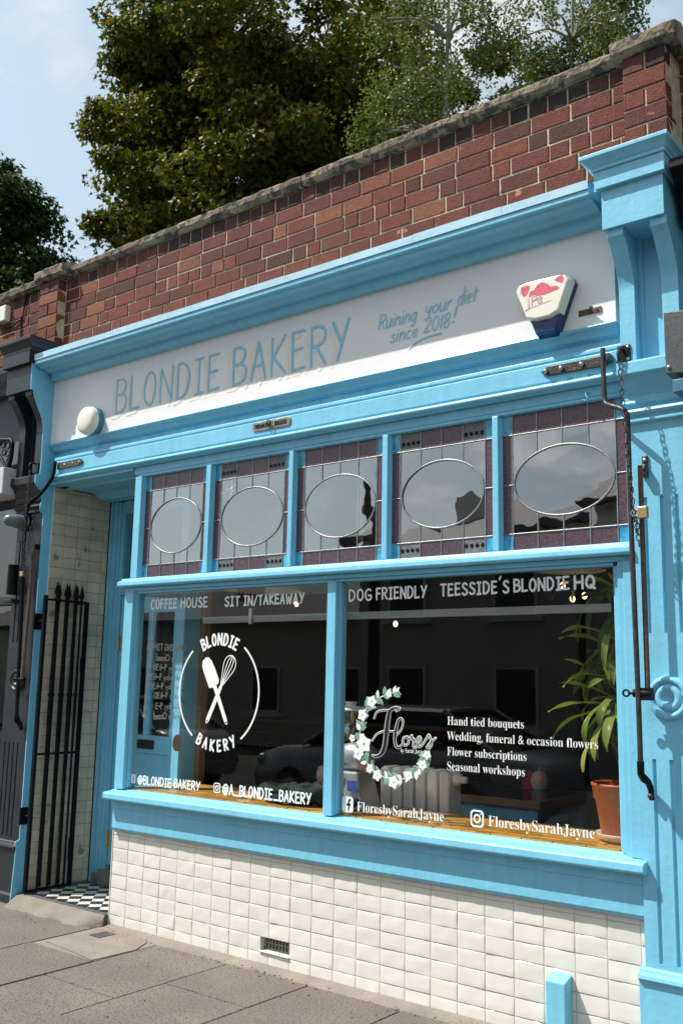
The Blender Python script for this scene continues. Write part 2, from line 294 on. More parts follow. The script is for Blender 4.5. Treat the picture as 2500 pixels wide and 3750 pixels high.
# ---------------------------------------------------------------- hand-drawn lettering (strokes)
G = {}
def g(ch, adv, *st): G[ch] = (adv, [(s[0], [tuple(map(float, p.split(','))) for p in s[1:].split()]) for s in st])
g('A', .52, 'l0,0 .26,1', 'l.26,1 .52,0', 'l.10,.36 .43,.38')
g('B', .46, 'l0,0 0,1', 's0,1 .25,.99 .41,.88 .41,.68 .26,.55 0,.53', 's0,.53 .28,.53 .47,.40 .47,.16 .28,.01 0,0')
g('C', .46, 's.45,.86 .32,1 .14,.93 .01,.70 0,.40 .09,.10 .27,0 .46,.13')
g('D', .50, 'l0,0 0,1', 's0,1 .24,.98 .44,.78 .49,.50 .41,.19 .22,.02 0,0')
g('E', .42, 'l0,0 0,1', 'l0,1 .40,1', 'l0,.53 .34,.54', 'l0,0 .42,.03')
g('F', .40, 'l0,0 0,1', 'l0,1 .40,1', 'l0,.53 .33,.54')
g('G', .50, 's.46,.88 .32,1 .14,.94 .01,.70 0,.38 .10,.08 .28,0 .44,.08 .50,.22 .49,.42', 'l.49,.43 .28,.43')
g('H', .50, 'l0,0 0,1', 'l.5,0 .5,1', 'l0,.52 .5,.52')
g('I', .34, 'l.17,0 .17,1', 'l0,1 .34,1', 'l0,0 .34,.02')
g('i', .06, 'l.03,0 .03,1')
g('K', .50, 'l0,0 0,1', 'l.46,1 .02,.46', 'l.04,.50 .50,0')
g('L', .40, 'l0,1 0,0', 'l0,0 .40,.03')
g('N', .52, 'l0,0 0,1', 'l0,1 .52,0', 'l.52,0 .52,1')
g('M', .64, 'l0,0 .03,1', 'l.03,1 .32,.35', 'l.32,.35 .61,1', 'l.61,1 .64,0')
g('O', .50, 's.25,1 .09,.88 0,.55 .04,.20 .22,0 .40,.10 .50,.42 .45,.80 .30,.98 .25,1')
g('P', .46, 'l0,0 0,1', 's0,1 .28,.99 .46,.86 .45,.64 .28,.50 0,.47')
g('Q', .52, 's.25,1 .09,.88 0,.55 .04,.22 .22,.04 .40,.12 .50,.44 .45,.80 .30,.98 .25,1', 'l.30,.24 .54,-.04')
g('R', .48, 'l0,0 0,1', 's0,1 .28,.99 .45,.86 .44,.64 .28,.52 0,.48', 'l.16,.50 .48,0')
g('S', .44, 's.42,.88 .27,1 .08,.93 .04,.72 .20,.55 .38,.40 .44,.20 .30,.02 .12,.02 0,.14')
g('T', .48, 'l.24,0 .24,1', 'l0,1 .48,1')
g('U', .50, 's0,1 0,.40 .06,.08 .24,0 .42,.08 .49,.40 .5,1')
g('W', .70, 'l0,1 .16,0', 'l.16,0 .35,.72', 'l.35,.72 .53,0', 'l.53,0 .70,1')
g('Y', .50, 'l0,1 .26,.46', 'l.52,1 .16,0')
g('@', .76, 's.50,.62 .36,.66 .26,.48 .28,.26 .42,.22 .52,.40 .54,.64 .54,.40 .60,.24 .72,.36 .74,.66 .58,.92 .34,.94 .10,.74 .02,.40 .14,.08 .40,-.04 .62,.04')
g('_', .52, 'l0,0 .52,0'); g('/', .40, 'l0,-.04 .40,1.04'); g("'", .12, 'l.02,1.18 .12,1.38'); g(':', .1, 'l.05,.62 .05,.66', 'l.05,.1 .05,.14'); g('-', .3, 'l0,.42 .3,.44'); g('!', .12, 'l.08,1.05 .04,.34', 'l.0,.04 .02,.07'); g('.', .1, 'l.05,0 .05,.03')
g('0', .46, 's.23,1 .08,.86 0,.52 .06,.16 .22,0 .38,.12 .46,.48 .40,.86 .23,1'); g('1', .12, 'l.06,0 .08,1')
g('2', .46, 's.03,.80 .12,.96 .30,1 .43,.86 .38,.62 .20,.34 0,.02', 'l0,.01 .46,.03'); g('3', .42, 's.02,.92 .22,1 .39,.88 .36,.66 .16,.54', 's.16,.54 .38,.48 .43,.26 .28,.02 .02,.06')
g('4', .48, 'l.30,1 0,.34', 'l0,.34 .48,.36', 'l.36,.62 .34,0'); g('5', .44, 'l.42,1 .08,.98', 'l.08,.98 .05,.58', 's.05,.58 .24,.62 .42,.50 .42,.22 .24,0 .02,.06'); g('8', .44, 's.24,.54 .06,.70 .08,.92 .24,1 .40,.90 .38,.70 .20,.52 .02,.32 .06,.08 .22,0 .40,.10 .42,.32 .24,.54'); g('9', .42, 's.40,.84 .24,1 .06,.90 .02,.66 .18,.52 .36,.64 .40,.84', 'l.40,.84 .30,0')
# small letters (x-height .56)
g('a', .42, 's.40,.50 .24,.58 .06,.44 .02,.18 .14,0 .30,.10 .40,.40', 's.40,.56 .37,.20 .42,.02'); g('c', .36, 's.36,.48 .22,.58 .06,.44 0,.20 .12,0 .34,.08')
g('d', .44, 's.40,.46 .24,.58 .06,.42 .02,.16 .14,0 .30,.08 .40,.36', 'l.46,1.08 .40,0'); g('e', .38, 's.02,.30 .24,.32 .37,.42 .30,.56 .14,.54 .02,.34 .04,.10 .18,0 .36,.12'); g('h', .40, 'l.02,0 .05,1.05', 's.03,.30 .14,.52 .30,.56 .37,.40 .36,0')
g('ı', .10, 'l.03,0 .06,.56', 'l.08,.80 .09,.82'); g('l', .10, 'l.04,0 .06,1.05'); g('n', .42, 'l.02,0 .04,.56', 's.03,.30 .16,.54 .32,.55 .38,.38 .38,0'); g('m', .60, 'l.02,0 .04,.56', 's.03,.30 .14,.54 .26,.5 .28,0', 's.28,.3 .4,.54 .54,.5 .56,0')
g('o', .40, 's.20,.57 .05,.44 .01,.22 .13,.01 .30,.07 .39,.30 .34,.50 .20,.57'); g('r', .30, 'l.02,0 .05,.56', 's.03,.28 .12,.50 .30,.56'); g('s', .32, 's.30,.50 .16,.57 .04,.46 .14,.32 .28,.22 .26,.06 .12,0 0,.06'); g('t', .32, 'l.16,.86 .12,.0', 'l0,.60 .32,.64')
g('u', .42, 's.02,.56 .02,.20 .12,.01 .28,.10 .38,.36', 'l.41,.56 .38,0'); g('w', .56, 'l0,.56 .14,0', 'l.14,0 .28,.42', 'l.28,.42 .42,0', 'l.42,0 .56,.56'); g('y', .42, 's.02,.56 .04,.26 .16,.18 .32,.32 .41,.56', 's.41,.56 .34,.06 .22,-.28 .04,-.26'); g('ɡ', .42, 's.40,.50 .24,.58 .06,.44 .02,.18 .14,.02 .30,.12 .40,.44', 's.41,.56 .38,.0 .28,-.28 .04,-.24'); g('f', .3, 's.34,.98 .2,1.02 .12,.8 .1,0', 'l0,.56 .26,.58')
SMALLMAP = {'i': 'ı', 'g': 'ɡ'}
STK = [0]
def ribbon(mb, pts, w, put, k=0, smooth=True, ws=None):
    P = [Vector((p[0], p[1], 0)) for p in pts]
    if smooth: P = catmull(P, 6)
    n = len(P); Lf = []; Rt = []
    for i in range(n):
        t = (P[min(i + 1, n - 1)] - P[max(i - 1, 0)]); t.normalize(); nn = Vector((-t.y, t.x, 0))
        hw = w / 2 if ws is None else np.interp(i / (n - 1), np.linspace(0, 1, len(ws)), ws) / 2
        Lf.append(P[i] + nn * hw); Rt.append(P[i] - nn * hw)
    def cap(i, sgn):
        t = (P[min(i + 1, n - 1)] - P[max(i - 1, 0)]).normalized(); a0 = math.atan2(t.y, t.x) + (math.pi / 2 if sgn < 0 else -math.pi / 2)
        hw = (w if ws is None else (ws[0] if i == 0 else ws[-1])) / 2
        return [P[i] + Vector((math.cos(a0 + math.pi * q / 6), math.sin(a0 + math.pi * q / 6), 0)) * hw for q in range(1, 6)]
    vs = Lf + Rt; tt = [i / (n - 1) * .8 for i in range(n)]; tk = tt + tt + [0] * 5 + [.8] * 5; fs = [(i, i + 1, n + i + 1, n + i) for i in range(n - 1)]
    c0 = cap(0, -1); c1 = cap(n - 1, 1)
    o = len(vs); vs = vs + c0 + c1
    fs.append((0,) + tuple(range(o, o + 5)) + (n,)); fs.append((2 * n - 1,) + tuple(range(o + 5, o + 10)) + (n - 1,))
    mb.add([put(v.x, v.y, k + q_) for v, q_ in zip(vs, tk)], fs)
def text_w(s, sp, small):
    x = 0
    for c in s:
        if c == ' ': x += .34; continue
        c = SMALLMAP.get(c, c) if small else c; x += G[c][0] + sp
    return x - sp
def strokes(mb, s, x0, z0, width, h, w, put, sp=.16, slant=0, small=False, jitter=0, arc=None):
    """put(x,z,k)->world; letters fitted to width"""
    tot = text_w(s, sp, small); sx = width / tot; x = 0; k = 0
    for c in s:
        if c == ' ': x += .34; continue
        cc = SMALLMAP.get(c, c) if small else c
        adv, sts = G[cc]; jz = random.uniform(-jitter, jitter) * h
        for kind, pts in sts:
            k += 1
            if arc:
                cx, cz, rad, mid, sgn = arc
                th = mid - sgn * ((x + adv / 2) - tot / 2) * sx / rad
                ux = Vector((math.sin(th), -math.cos(th))) * sgn; uz = Vector((math.cos(th), math.sin(th))) * sgn
                base = Vector((cx, cz)) + Vector((math.cos(th), math.sin(th))) * rad
                q = [tuple(base + ux * (p[0] - adv / 2) * sx + uz * (p[1] - .5) * h) for p in pts]
            else: q = [(x0 + (x + p[0]) * sx + slant * p[1] * h, z0 + p[1] * h + jz) for p in pts]
            ribbon(mb, q, w, put, k % 6, kind == 's' and len(pts) > 2)
        x += adv + sp
    return mb
def plane_y(y): return lambda x, z, k: (x, y - .00025 * (k + 1), z)
BOLD = lambda s: ''.join(chr(0x1D400 + ord(c) - 65) if 'A' <= c <= 'Z' else chr(0x1D41A + ord(c) - 97) if 'a' <= c <= 'z' else c for c in s)
def serif(name, s, x0, z0, width, caph, y, mat, parent, off=-.009):
    cu = bpy.data.curves.new('t', 'FONT'); cu.body = BOLD(s); cu.offset = off; cu.resolution_u = 4
    o = bpy.data.objects.new('t', cu); COL.objects.link(o); bpy.context.view_layer.update()
    me = bpy.data.meshes.new_from_object(o.evaluated_get(bpy.context.evaluated_depsgraph_get())); bpy.data.objects.remove(o)
    n = len(me.vertices); co = np.empty(n * 3); me.vertices.foreach_get('co', co); co = co.reshape(-1, 3)
    base_h = .66
    co2 = np.empty_like(co); co2[:, 0] = x0 + (co[:, 0] - co[:, 0].min()) / np.ptp(co[:, 0]) * width; co2[:, 2] = z0 + co[:, 1] / base_h * caph; co2[:, 1] = y - .0006
    me.vertices.foreach_set('co', co2.ravel()); me.update(); return obj(name, me, mat, parent)
def decal2d(name, loops, y, mat, parent):
    cu = bpy.data.curves.new('d', 'CURVE'); cu.dimensions = '2D'; cu.fill_mode = 'BOTH'
    for lp in loops:
        sp = cu.splines.new('POLY'); sp.points.add(len(lp) - 1); sp.use_cyclic_u = True
        for p, q in zip(sp.points, lp): p.co = (q[0], q[1], 0, 1)
    o = bpy.data.objects.new('d', cu); COL.objects.link(o); bpy.context.view_layer.update()
    me = bpy.data.meshes.new_from_object(o.evaluated_get(bpy.context.evaluated_depsgraph_get())); bpy.data.objects.remove(o)
    n = len(me.vertices); co = np.empty(n * 3); me.vertices.foreach_get('co', co); co = co.reshape(-1, 3); c2 = co.copy(); c2[:, 2] = co[:, 1]; c2[:, 1] = y - .0006
    me.vertices.foreach_set('co', c2.ravel()); me.update(); return obj(name, me, mat, parent)
def rrect(x0, x1, z0, z1, r, n=5):
    o = []
    for cx, cz, a in ((x1 - r, z1 - r, 0), (x0 + r, z1 - r, 90), (x0 + r, z0 + r, 180), (x1 - r, z0 + r, 270)):
        o += [(cx + r * math.cos(R(a + 90 * i / n)), cz + r * math.sin(R(a + 90 * i / n))) for i in range(n + 1)]
    return o
def circ(cx, cz, r, n=24, rz=None): return [(cx + r * math.cos(2 * math.pi * i / n), cz + (rz or r) * math.sin(2 * math.pi * i / n)) for i in range(n)]
def fb_icon(x0, x1, z0, z1, y, parent):
    w, h = x1 - x0, z1 - z0; f = [(.52, .06), (.52, .42), (.40, .42), (.40, .56), (.52, .56), (.52, .68), (.56, .80), (.66, .86), (.80, .86), (.80, .72), (.72, .72), (.67, .66), (.67, .56), (.80, .56), (.78, .42), (.67, .42), (.67, .06)]
    return decal2d('social_icon', [rrect(x0, x1, z0, z1, .2 * w), [(x0 + p[0] * w, z0 + p[1] * h) for p in f]], y, VINYL, parent)
def ig_icon(x0, x1, z0, z1, y, parent):
    w, h = x1 - x0, z1 - z0; t = .11 * w; cx, cz = (x0 + x1) / 2, (z0 + z1) / 2
    return decal2d('social_icon', [rrect(x0, x1, z0, z1, .27 * w), rrect(x0 + t, x1 - t, z0 + t, z1 - t, .2 * w), circ(cx, cz, .27 * w, rz=.27 * h), circ(cx, cz, .16 * w, rz=.16 * h), circ(cx + .27 * w, cz + .27 * h, .055 * w)], y, VINYL, parent)

# ---------------------------------------------------------------- ground, road, pavement
random.seed(3)
struct('ground', MB().box(-400, 400, -500, 700, -1.2, -.70), SOIL)
rb = MB(); rb.px([(-4.75, -.13), (-8.5, -.40), (-13, -.42), (-13, -.66), (-4.75, -.66)], -80, 60); struct('road', rb, ASPH)
struct('kerb', MB().box(-80, 60, -4.74, -4.60, -.6, .0), CONC, bevel=.012)
pv = MB(); random.seed(11)
def slab(x0, x1, y0, y1):
    z = random.uniform(-.003, .003); gx = .004; pv.box(x0 + gx, x1 - gx, y0 + gx, y1 - gx, -.05, z)
xs = [-4.90 + .553 * k for k in range(-14, 13)]
for i, xa in enumerate(xs):
    odd = (i - 14) % 2
    if xa < -5.0:
        ys = [-.02, -.50 if odd == 0 else -.30] if xa < -6 else [-.075, -.55 if odd else -.70]
    else: ys = [-.055, -.805 if odd else -.50]
    y = ys[-1]
    while y > -4.5: y -= .61; ys.append(max(y, -4.595))
    for a, b in zip(ys[:-1], ys[1:]):
        if abs(xa + 4.90) < .02 and a > -.2: continue
        slab(xa, xa + .553, b, a)
struct('pavement', pv, SLAB, bevel=.004)
struct('pavement_bed', MB().box(-14, 4, -4.6, .56, -.06, -.014), JOINT)
# mortar fillet and patched concrete by the wall
pm = MB(); random.seed(5)
top = []; n = 60
for i in range(n + 1):
    x = -4.86 + 3.4 * i / n; top.append((x, -.055 - .018 * random.random()))
vs = []; 
for x, y in top: vs += [(x, .028, .012), (x, -.02, .004 + .004 * random.random()), (x, y, -.002), (x, y - .002, -.012)]
pm.add(vs, [(4 * i + j, 4 * i + 4 + j, 4 * i + 5 + j, 4 * i + 1 + j) for i in range(n) for j in range(3)], True)
patch = [(-4.86, -.06), (-4.80, -.30), (-4.86, -.44), (-4.62, -.462), (-4.36, -.50), (-4.345, -.22), (-4.40, -.11), (-4.43, -.06)]
pm.pz(patch, -.045, .003)
pm.box(-4.893, -4.351, -.496, -.02, -.045, -.0025)
struct('pavement', pm, CONC)
tag(obj('tap_cover', MB().pz([(-4.775, -.20), (-4.68, -.205), (-4.675, -.09), (-4.765, -.085)], -.02, .006), GREYM), 'small grey stop tap cover set in the pavement by the doorway step', 'tap cover')
gv = MB(); random.seed(9)
for k in range(260):
    x = random.uniform(-5.5, -1.4); y = random.choice([random.uniform(-.09, -.03), random.uniform(-1.2, -.03)]); r = random.uniform(.002, .006)
    gv.ball((x, y, .003), r, 3, (1, 1, .6))
struct('gravel', gv, CONC, 'stuff')
wd = MB()
for k in range(420):
    x, y = random.gauss(-2.16, .10), -.05 + random.gauss(0, .018); a = random.uniform(0, 6.28); l_ = random.uniform(.02, .05)
    wd.add([(x, y, .002), (x + .004, y, .002), (x + math.cos(a) * l_ * .7, y + math.sin(a) * l_ * .5, .006 + random.random() * .03)], [(0, 1, 2)])
struct('grass', wd, M('dry_grass', (.28, .19, .09), .9, .3, 60), 'stuff')

# ---------------------------------------------------------------- bakery shopfront
SHOP = thing('bakery_shopfront', 'sky-blue painted bakery shopfront with white name board, leaded upper lights and cream tiled base', 'shop', (-3.6, 0, 0))
def part(name, mb, mat, bevel=0, label=None): return obj(name, mb, mat, SHOP, bevel, label)
XL, XR = -5.785, -1.60
CORN = [(.14, 3.735), (-.175, 3.695), (-.19, 3.69), (-.19, 3.632), (-.182, 3.628), (-.168, 3.634), (-.160, 3.622), (-.135, 3.613), (-.108, 3.616), (-.098, 3.606), (-.088, 3.606), (-.078, 3.598), (-.052, 3.600), (-.050, 3.557), (-.040, 3.552), (.14, 3.552)]
cor = part('cornice', MB().px(CORN, -5.765, -1.63), BLUE, .004)
lf = MB(); random.seed(2); x = -5.765                                     # lead flashing strip lying on the cornice, slightly buckled
while x < -1.64:
    x2 = min(x + random.uniform(.25, .6), -1.632); z = random.uniform(.001, .006)
    lf.px([(-.194, 3.694 + z), (-.194, 3.66), (-.1965, 3.66), (-.198, 3.697 + z), (.13, 3.74 + z), (.13, 3.737 + z)], x + .002, x2); x = x2
obj('flashing', lf, M('pale_blue_flashing', (.42, .66, .80), .4, .1, 8, .2, 25), cor, 0)
sign = part('sign_board', MB().box(XL, XR, 0, .05, 3.092, 3.553), WHITE)
lt = MB(); p0 = plane_y(-.0024)
strokes(lt, 'BLONDIE', -5.077, 3.214, .965, .226, .0138, p0, .24); strokes(lt, 'BAKERY', -3.99, 3.217, .87, .226, .0162, p0, .24)
obj('shop_name', lt, LETB, sign)
ls = MB(); random.seed(1); p1 = plane_y(-.0002)
strokes(ls, 'BLONDIE', -5.108, 3.186, .965, .226, .025, p1, .24); strokes(ls, 'BAKERY', -4.03, 3.190, .87, .226, .028, p1, .24)
obj('shop_name_shadow', ls, LETC, sign)
tg = MB(); strokes(tg, 'Ruining', -2.913, 3.333, .235, .080, .0068, p0, .15, .20, True); strokes(tg, 'your', -2.618, 3.348, .150, .080, .0068, p0, .15, .20, True); strokes(tg, 'diet', -2.425, 3.357, .108, .080, .0068, p0, .15, .20, True)
strokes(tg, 'since', -2.835, 3.245, .165, .074, .0068, p0, .15, .18, True); strokes(tg, '2018', -2.625, 3.256, .150, .074, .0068, p0, .18, .18, True); strokes(tg, '!', -2.452, 3.272, .012, .078, .0095, p0, .15, .20, True)
ribbon(tg, [(-2.717, 3.190), (-2.67, 3.212), (-2.60, 3.228), (-2.52, 3.230)], .007, p0, 3)
obj('slogan', tg, LETB, sign)
part('sign_moulding', MB().px([(.05, 3.0915), (-.016, 3.0915), (-.020, 3.086), (-.014, 3.076), (.002, 3.070), (.010, 3.056), (.020, 3.044), (.034, 3.040), (.05, 3.034)], XL, XR), BLUE, .003)
part('hook_rail', MB().box(XL, XR, .05, .10, 2.988, 3.0913), BLUE)
part('fascia_beam', MB().px([(.14, 2.987), (.004, 2.987), (-.005, 2.982), (-.006, 2.964), (.002, 2.958), (-.010, 2.952), (-.010, 2.866), (-.002, 2.860), (-.016, 2.853), (-.026, 2.846), (-.028, 2.836), (-.020, 2.829), (.0, 2.826), (.012, 2.820), (.14, 2.820)], -5.715, -1.575), BLUE, .003)
part('corner_panel', MB().py([(-5.793, 2.80), (-5.7155, 2.80), (-5.7155, 3.09), (-5.793, 3.09)], .102, .15), BLUE)
# side cheek of the neighbour pilaster, painted blue
CHEEK = [(-.16, 3.70), (-.205, 3.66), (-.195, 3.64), (-.19, 3.458), (-.170, 3.452), (-.158, 3.41), (-.115, 3.33), (-.082, 3.27), (-.066, 3.20), (-.062, 2.98), (-.066, 2.87), (-.10, 2.86), (-.10, 2.80), (-.08, 2.775), (-.045, 2.75), (-.035, 2.69), (-.045, 2.645), (-.04, 2.60), (-.014, 2.59), (-.014, .40), (-.045, .385), (-.045, .36), (-.035, .35), (-.05, .03), (-.05, 0), (.058, 0), (.058, 2.795), (.14, 2.80), (.14, 3.70)]
part('cheek_panel', MB().px(CHEEK, -5.794, -5.786), BLUE)
# frame: head, mullions, transom, posts
fr = MB()
fr.box(-4.885, -1.556, .030, .085, 2.772, 2.8195); fr.box(-4.845, -1.556, .022, .030, 2.752, 2.765)
fr.box(-4.845, -1.556, .03, .085, 2.750, 2.7718)
MUL = [(-4.845, -4.783), (-4.192, -4.155), (-3.532, -3.500), (-2.886, -2.852), (-2.238, -2.206), (-1.578, -1.556)]
for a, b in MUL:
    fr.box(a, b, .008, .085, 2.0945, 2.7498); fr.box(a - .006, b + .006, .035, .085, 2.0945, 2.7498)
part('upper_frame', fr, BLUE, .003)
part('transom_rail', MB().px([(.085, 2.094), (.004, 2.092), (-.002, 2.084), (-.004, 2.078), (-.022, 2.074), (-.035, 2.066), (-.037, 2.044), (-.028, 2.036), (.085, 2.034)], -4.915, -1.553), BLUE, .003)
lfm = MB(); lfm.box(-4.887, -1.556, .012, .095, 2.012, 2.0338); lfm.box(-4.80, -1.66, .030, .095, 1.996, 2.0118)
lfm.box(-4.887, -4.806, .010, .095, .80, 2.0118); lfm.box(-4.8058, -4.792, .034, .095, .81, 1.9958)
lfm.box(-3.235, -3.177, .010, .105, .80, 1.9958); lfm.box(-3.246, -3.2352, .036, .095, .81, 1.9958); lfm.box(-3.1768, -3.166, .036, .095, .81, 1.9958)
lfm.box(-1.633, -1.556, .010, .095, .79, 2.0118); lfm.box(-1.652, -1.6332, .026, .095, .80, 1.9958); lfm.box(-1.664, -1.6522, .040, .095, .81, 1.9958); lfm.box(-1.604, -1.556, .0, .0098, .79, 2.0118)
part('lower_frame', lfm, BLUE, .003)
sill = part('sill', MB().px([(.063, .7985), (.052, .7985), (.046, .7975), (.030, .796), (.026, .793), (.012, .793), (.008, .789), (-.05, .783), (-.060, .776), (-.062, .748), (-.056, .739), (-.046, .737), (.063, .737)], -4.905, -1.532), BLUE, .004)
ab = MB(); ab.box(-4.878, -1.556, -.008, .05, .690, .7368); ab.px([(-.002, .6898), (-.002, .572), (.004, .558), (.05, .556), (.05, .6898)], -4.872, -1.553); ab.box(-4.871, -1.553, .0505, .54, .556, .7365)
part('apron_board', ab, BLUE, .002)
# glazed tiles
def tile(mb, o, ux, uz, nrm, w, h, seed):
    r = random.Random(seed); nx, nz = 9, 6; vs = []; tx, tz = r.uniform(-.0012, .0012), r.uniform(-.0012, .0012); ph = r.uniform(0, 6.28); am = r.uniform(.0003, .0013); fx = r.uniform(.6, 1.6); an = r.uniform(-.8, .8)
    U = [0, .02, .18, .34, .5, .66, .82, .98, 1]; V = [0, .035, .35, .65, .965, 1]
    for j in range(nz):
        for i in range(nx):
            u, v = U[i], V[j]; e = 0 if i in (0, nx - 1) or j in (0, nz - 1) else 1
            d = e * (.0017 + am * .8 * math.sin(ph + 6.28 * fx * (u + an * v)) + tx * (u - .5) * 2 + tz * (v - .5) * 2)
            vs.append(o + ux * (u * w) + uz * (v * h) + nrm * d)
    mb.add(vs, [(j * nx + i, j * nx + i + 1, (j + 1) * nx + i + 1, (j + 1) * nx + i) for j in range(nz - 1) for i in range(nx - 1)], True)
VX = (-3.652, -3.452, .070, .150)     # air vent opening
tm = MB(); gm = MB(); GP = .0018
for r_ in range(9):
    z0 = -.014 + .077 * r_; z1 = z0 + .077
    if r_ == 7: z1 = .548
    if r_ == 8: break
    for c_ in range(-1, 25):
        x0 = -4.889 + .1436 * c_; x1 = x0 + .1436
        if c_ == -1: continue
        x1 = min(x1, -1.535)
        if x1 - x0 < .02: continue
        if r_ == 1 and x0 < VX[1] and x1 > VX[0]:
            if x0 < VX[0] - .03: x1 = VX[0]
            elif x1 > VX[1] + .03: x0 = VX[1]
            else: continue
        tile(tm, Vector((x0 + GP, .0324, z0 + GP)), Vector((1, 0, 0)), Vector((0, 0, 1)), Vector((0, -1, 0)), x1 - x0 - 2 * GP, z1 - z0 - 2 * GP, r_ * 100 + c_)
tm.px([(.034, .549), (.034, .556), (.028, .556), (.026, .552), (.03, .549)], -4.889, -1.535)
riser = part('tiled_base', tm, CREAM); riser.modifiers.new('wn', 'WEIGHTED_NORMAL').weight = 90
gm.box(-4.889, VX[0], .0330, .30, -.03, .556); gm.box(VX[1], -1.535, .0330, .30, -.03, .556); gm.box(VX[0], VX[1], .0330, .30, -.03, VX[2]); gm.box(VX[0], VX[1], .0330, .30, VX[3], .556)
obj('grout', gm, GROUT, riser)
obj('corner_trim', MB().box(-4.895, -4.8892, .028, .30, 0, .5558), CREAMP, riser)
vm = MB(); vs_ = []
ww = VX[1] - VX[0]; vm.box(VX[0], VX[1], .062, .075, VX[3] - .014, VX[3]); vm.box(VX[0], VX[1], .062, .075, VX[2], VX[2] + .014); vm.box(VX[0], VX[1], .0622, .0748, .106, .114)
for k in range(9):
    xx = VX[0] + .004 + (ww - .018) * k / 8; vm.box(xx, xx + .010, .0618, .0752, VX[2] + .0142, VX[3] - .0142)
av = part('air_vent', vm, M('mossy_iron_vent', (.20, .19, .165), .8, .4, 40, .4, 90, spots=(.12, .16, .09), spot_t=.55, spot_s=40), .001)
obj('vent_void', MB().box(VX[0], VX[1], .10, .12, VX[2], VX[3]), BLACK, av); obj('vent_lip', MB().px([(.022, VX[2] - .004), (.060, VX[2] - .004), (.060, VX[2] + .005), (.020, VX[2] + .002)], VX[0] - .004, VX[1] + .004), CREAM, av, .002)
pc = MB(); pc.add([(-1.978, .03, 0), (-1.978, -.042, 0), (-1.887, -.042, 0), (-1.887, .03, 0), (-1.978, .03, .283), (-1.978, -.042, .262), (-1.887, -.042, .262), (-1.887, .03, .283)], [(0, 3, 2, 1), (4, 5, 6, 7), (0, 1, 5, 4), (1, 2, 6, 5), (2, 3, 7, 6), (3, 0, 4, 7)])
part('pipe_cover', pc, BLUE, .006)
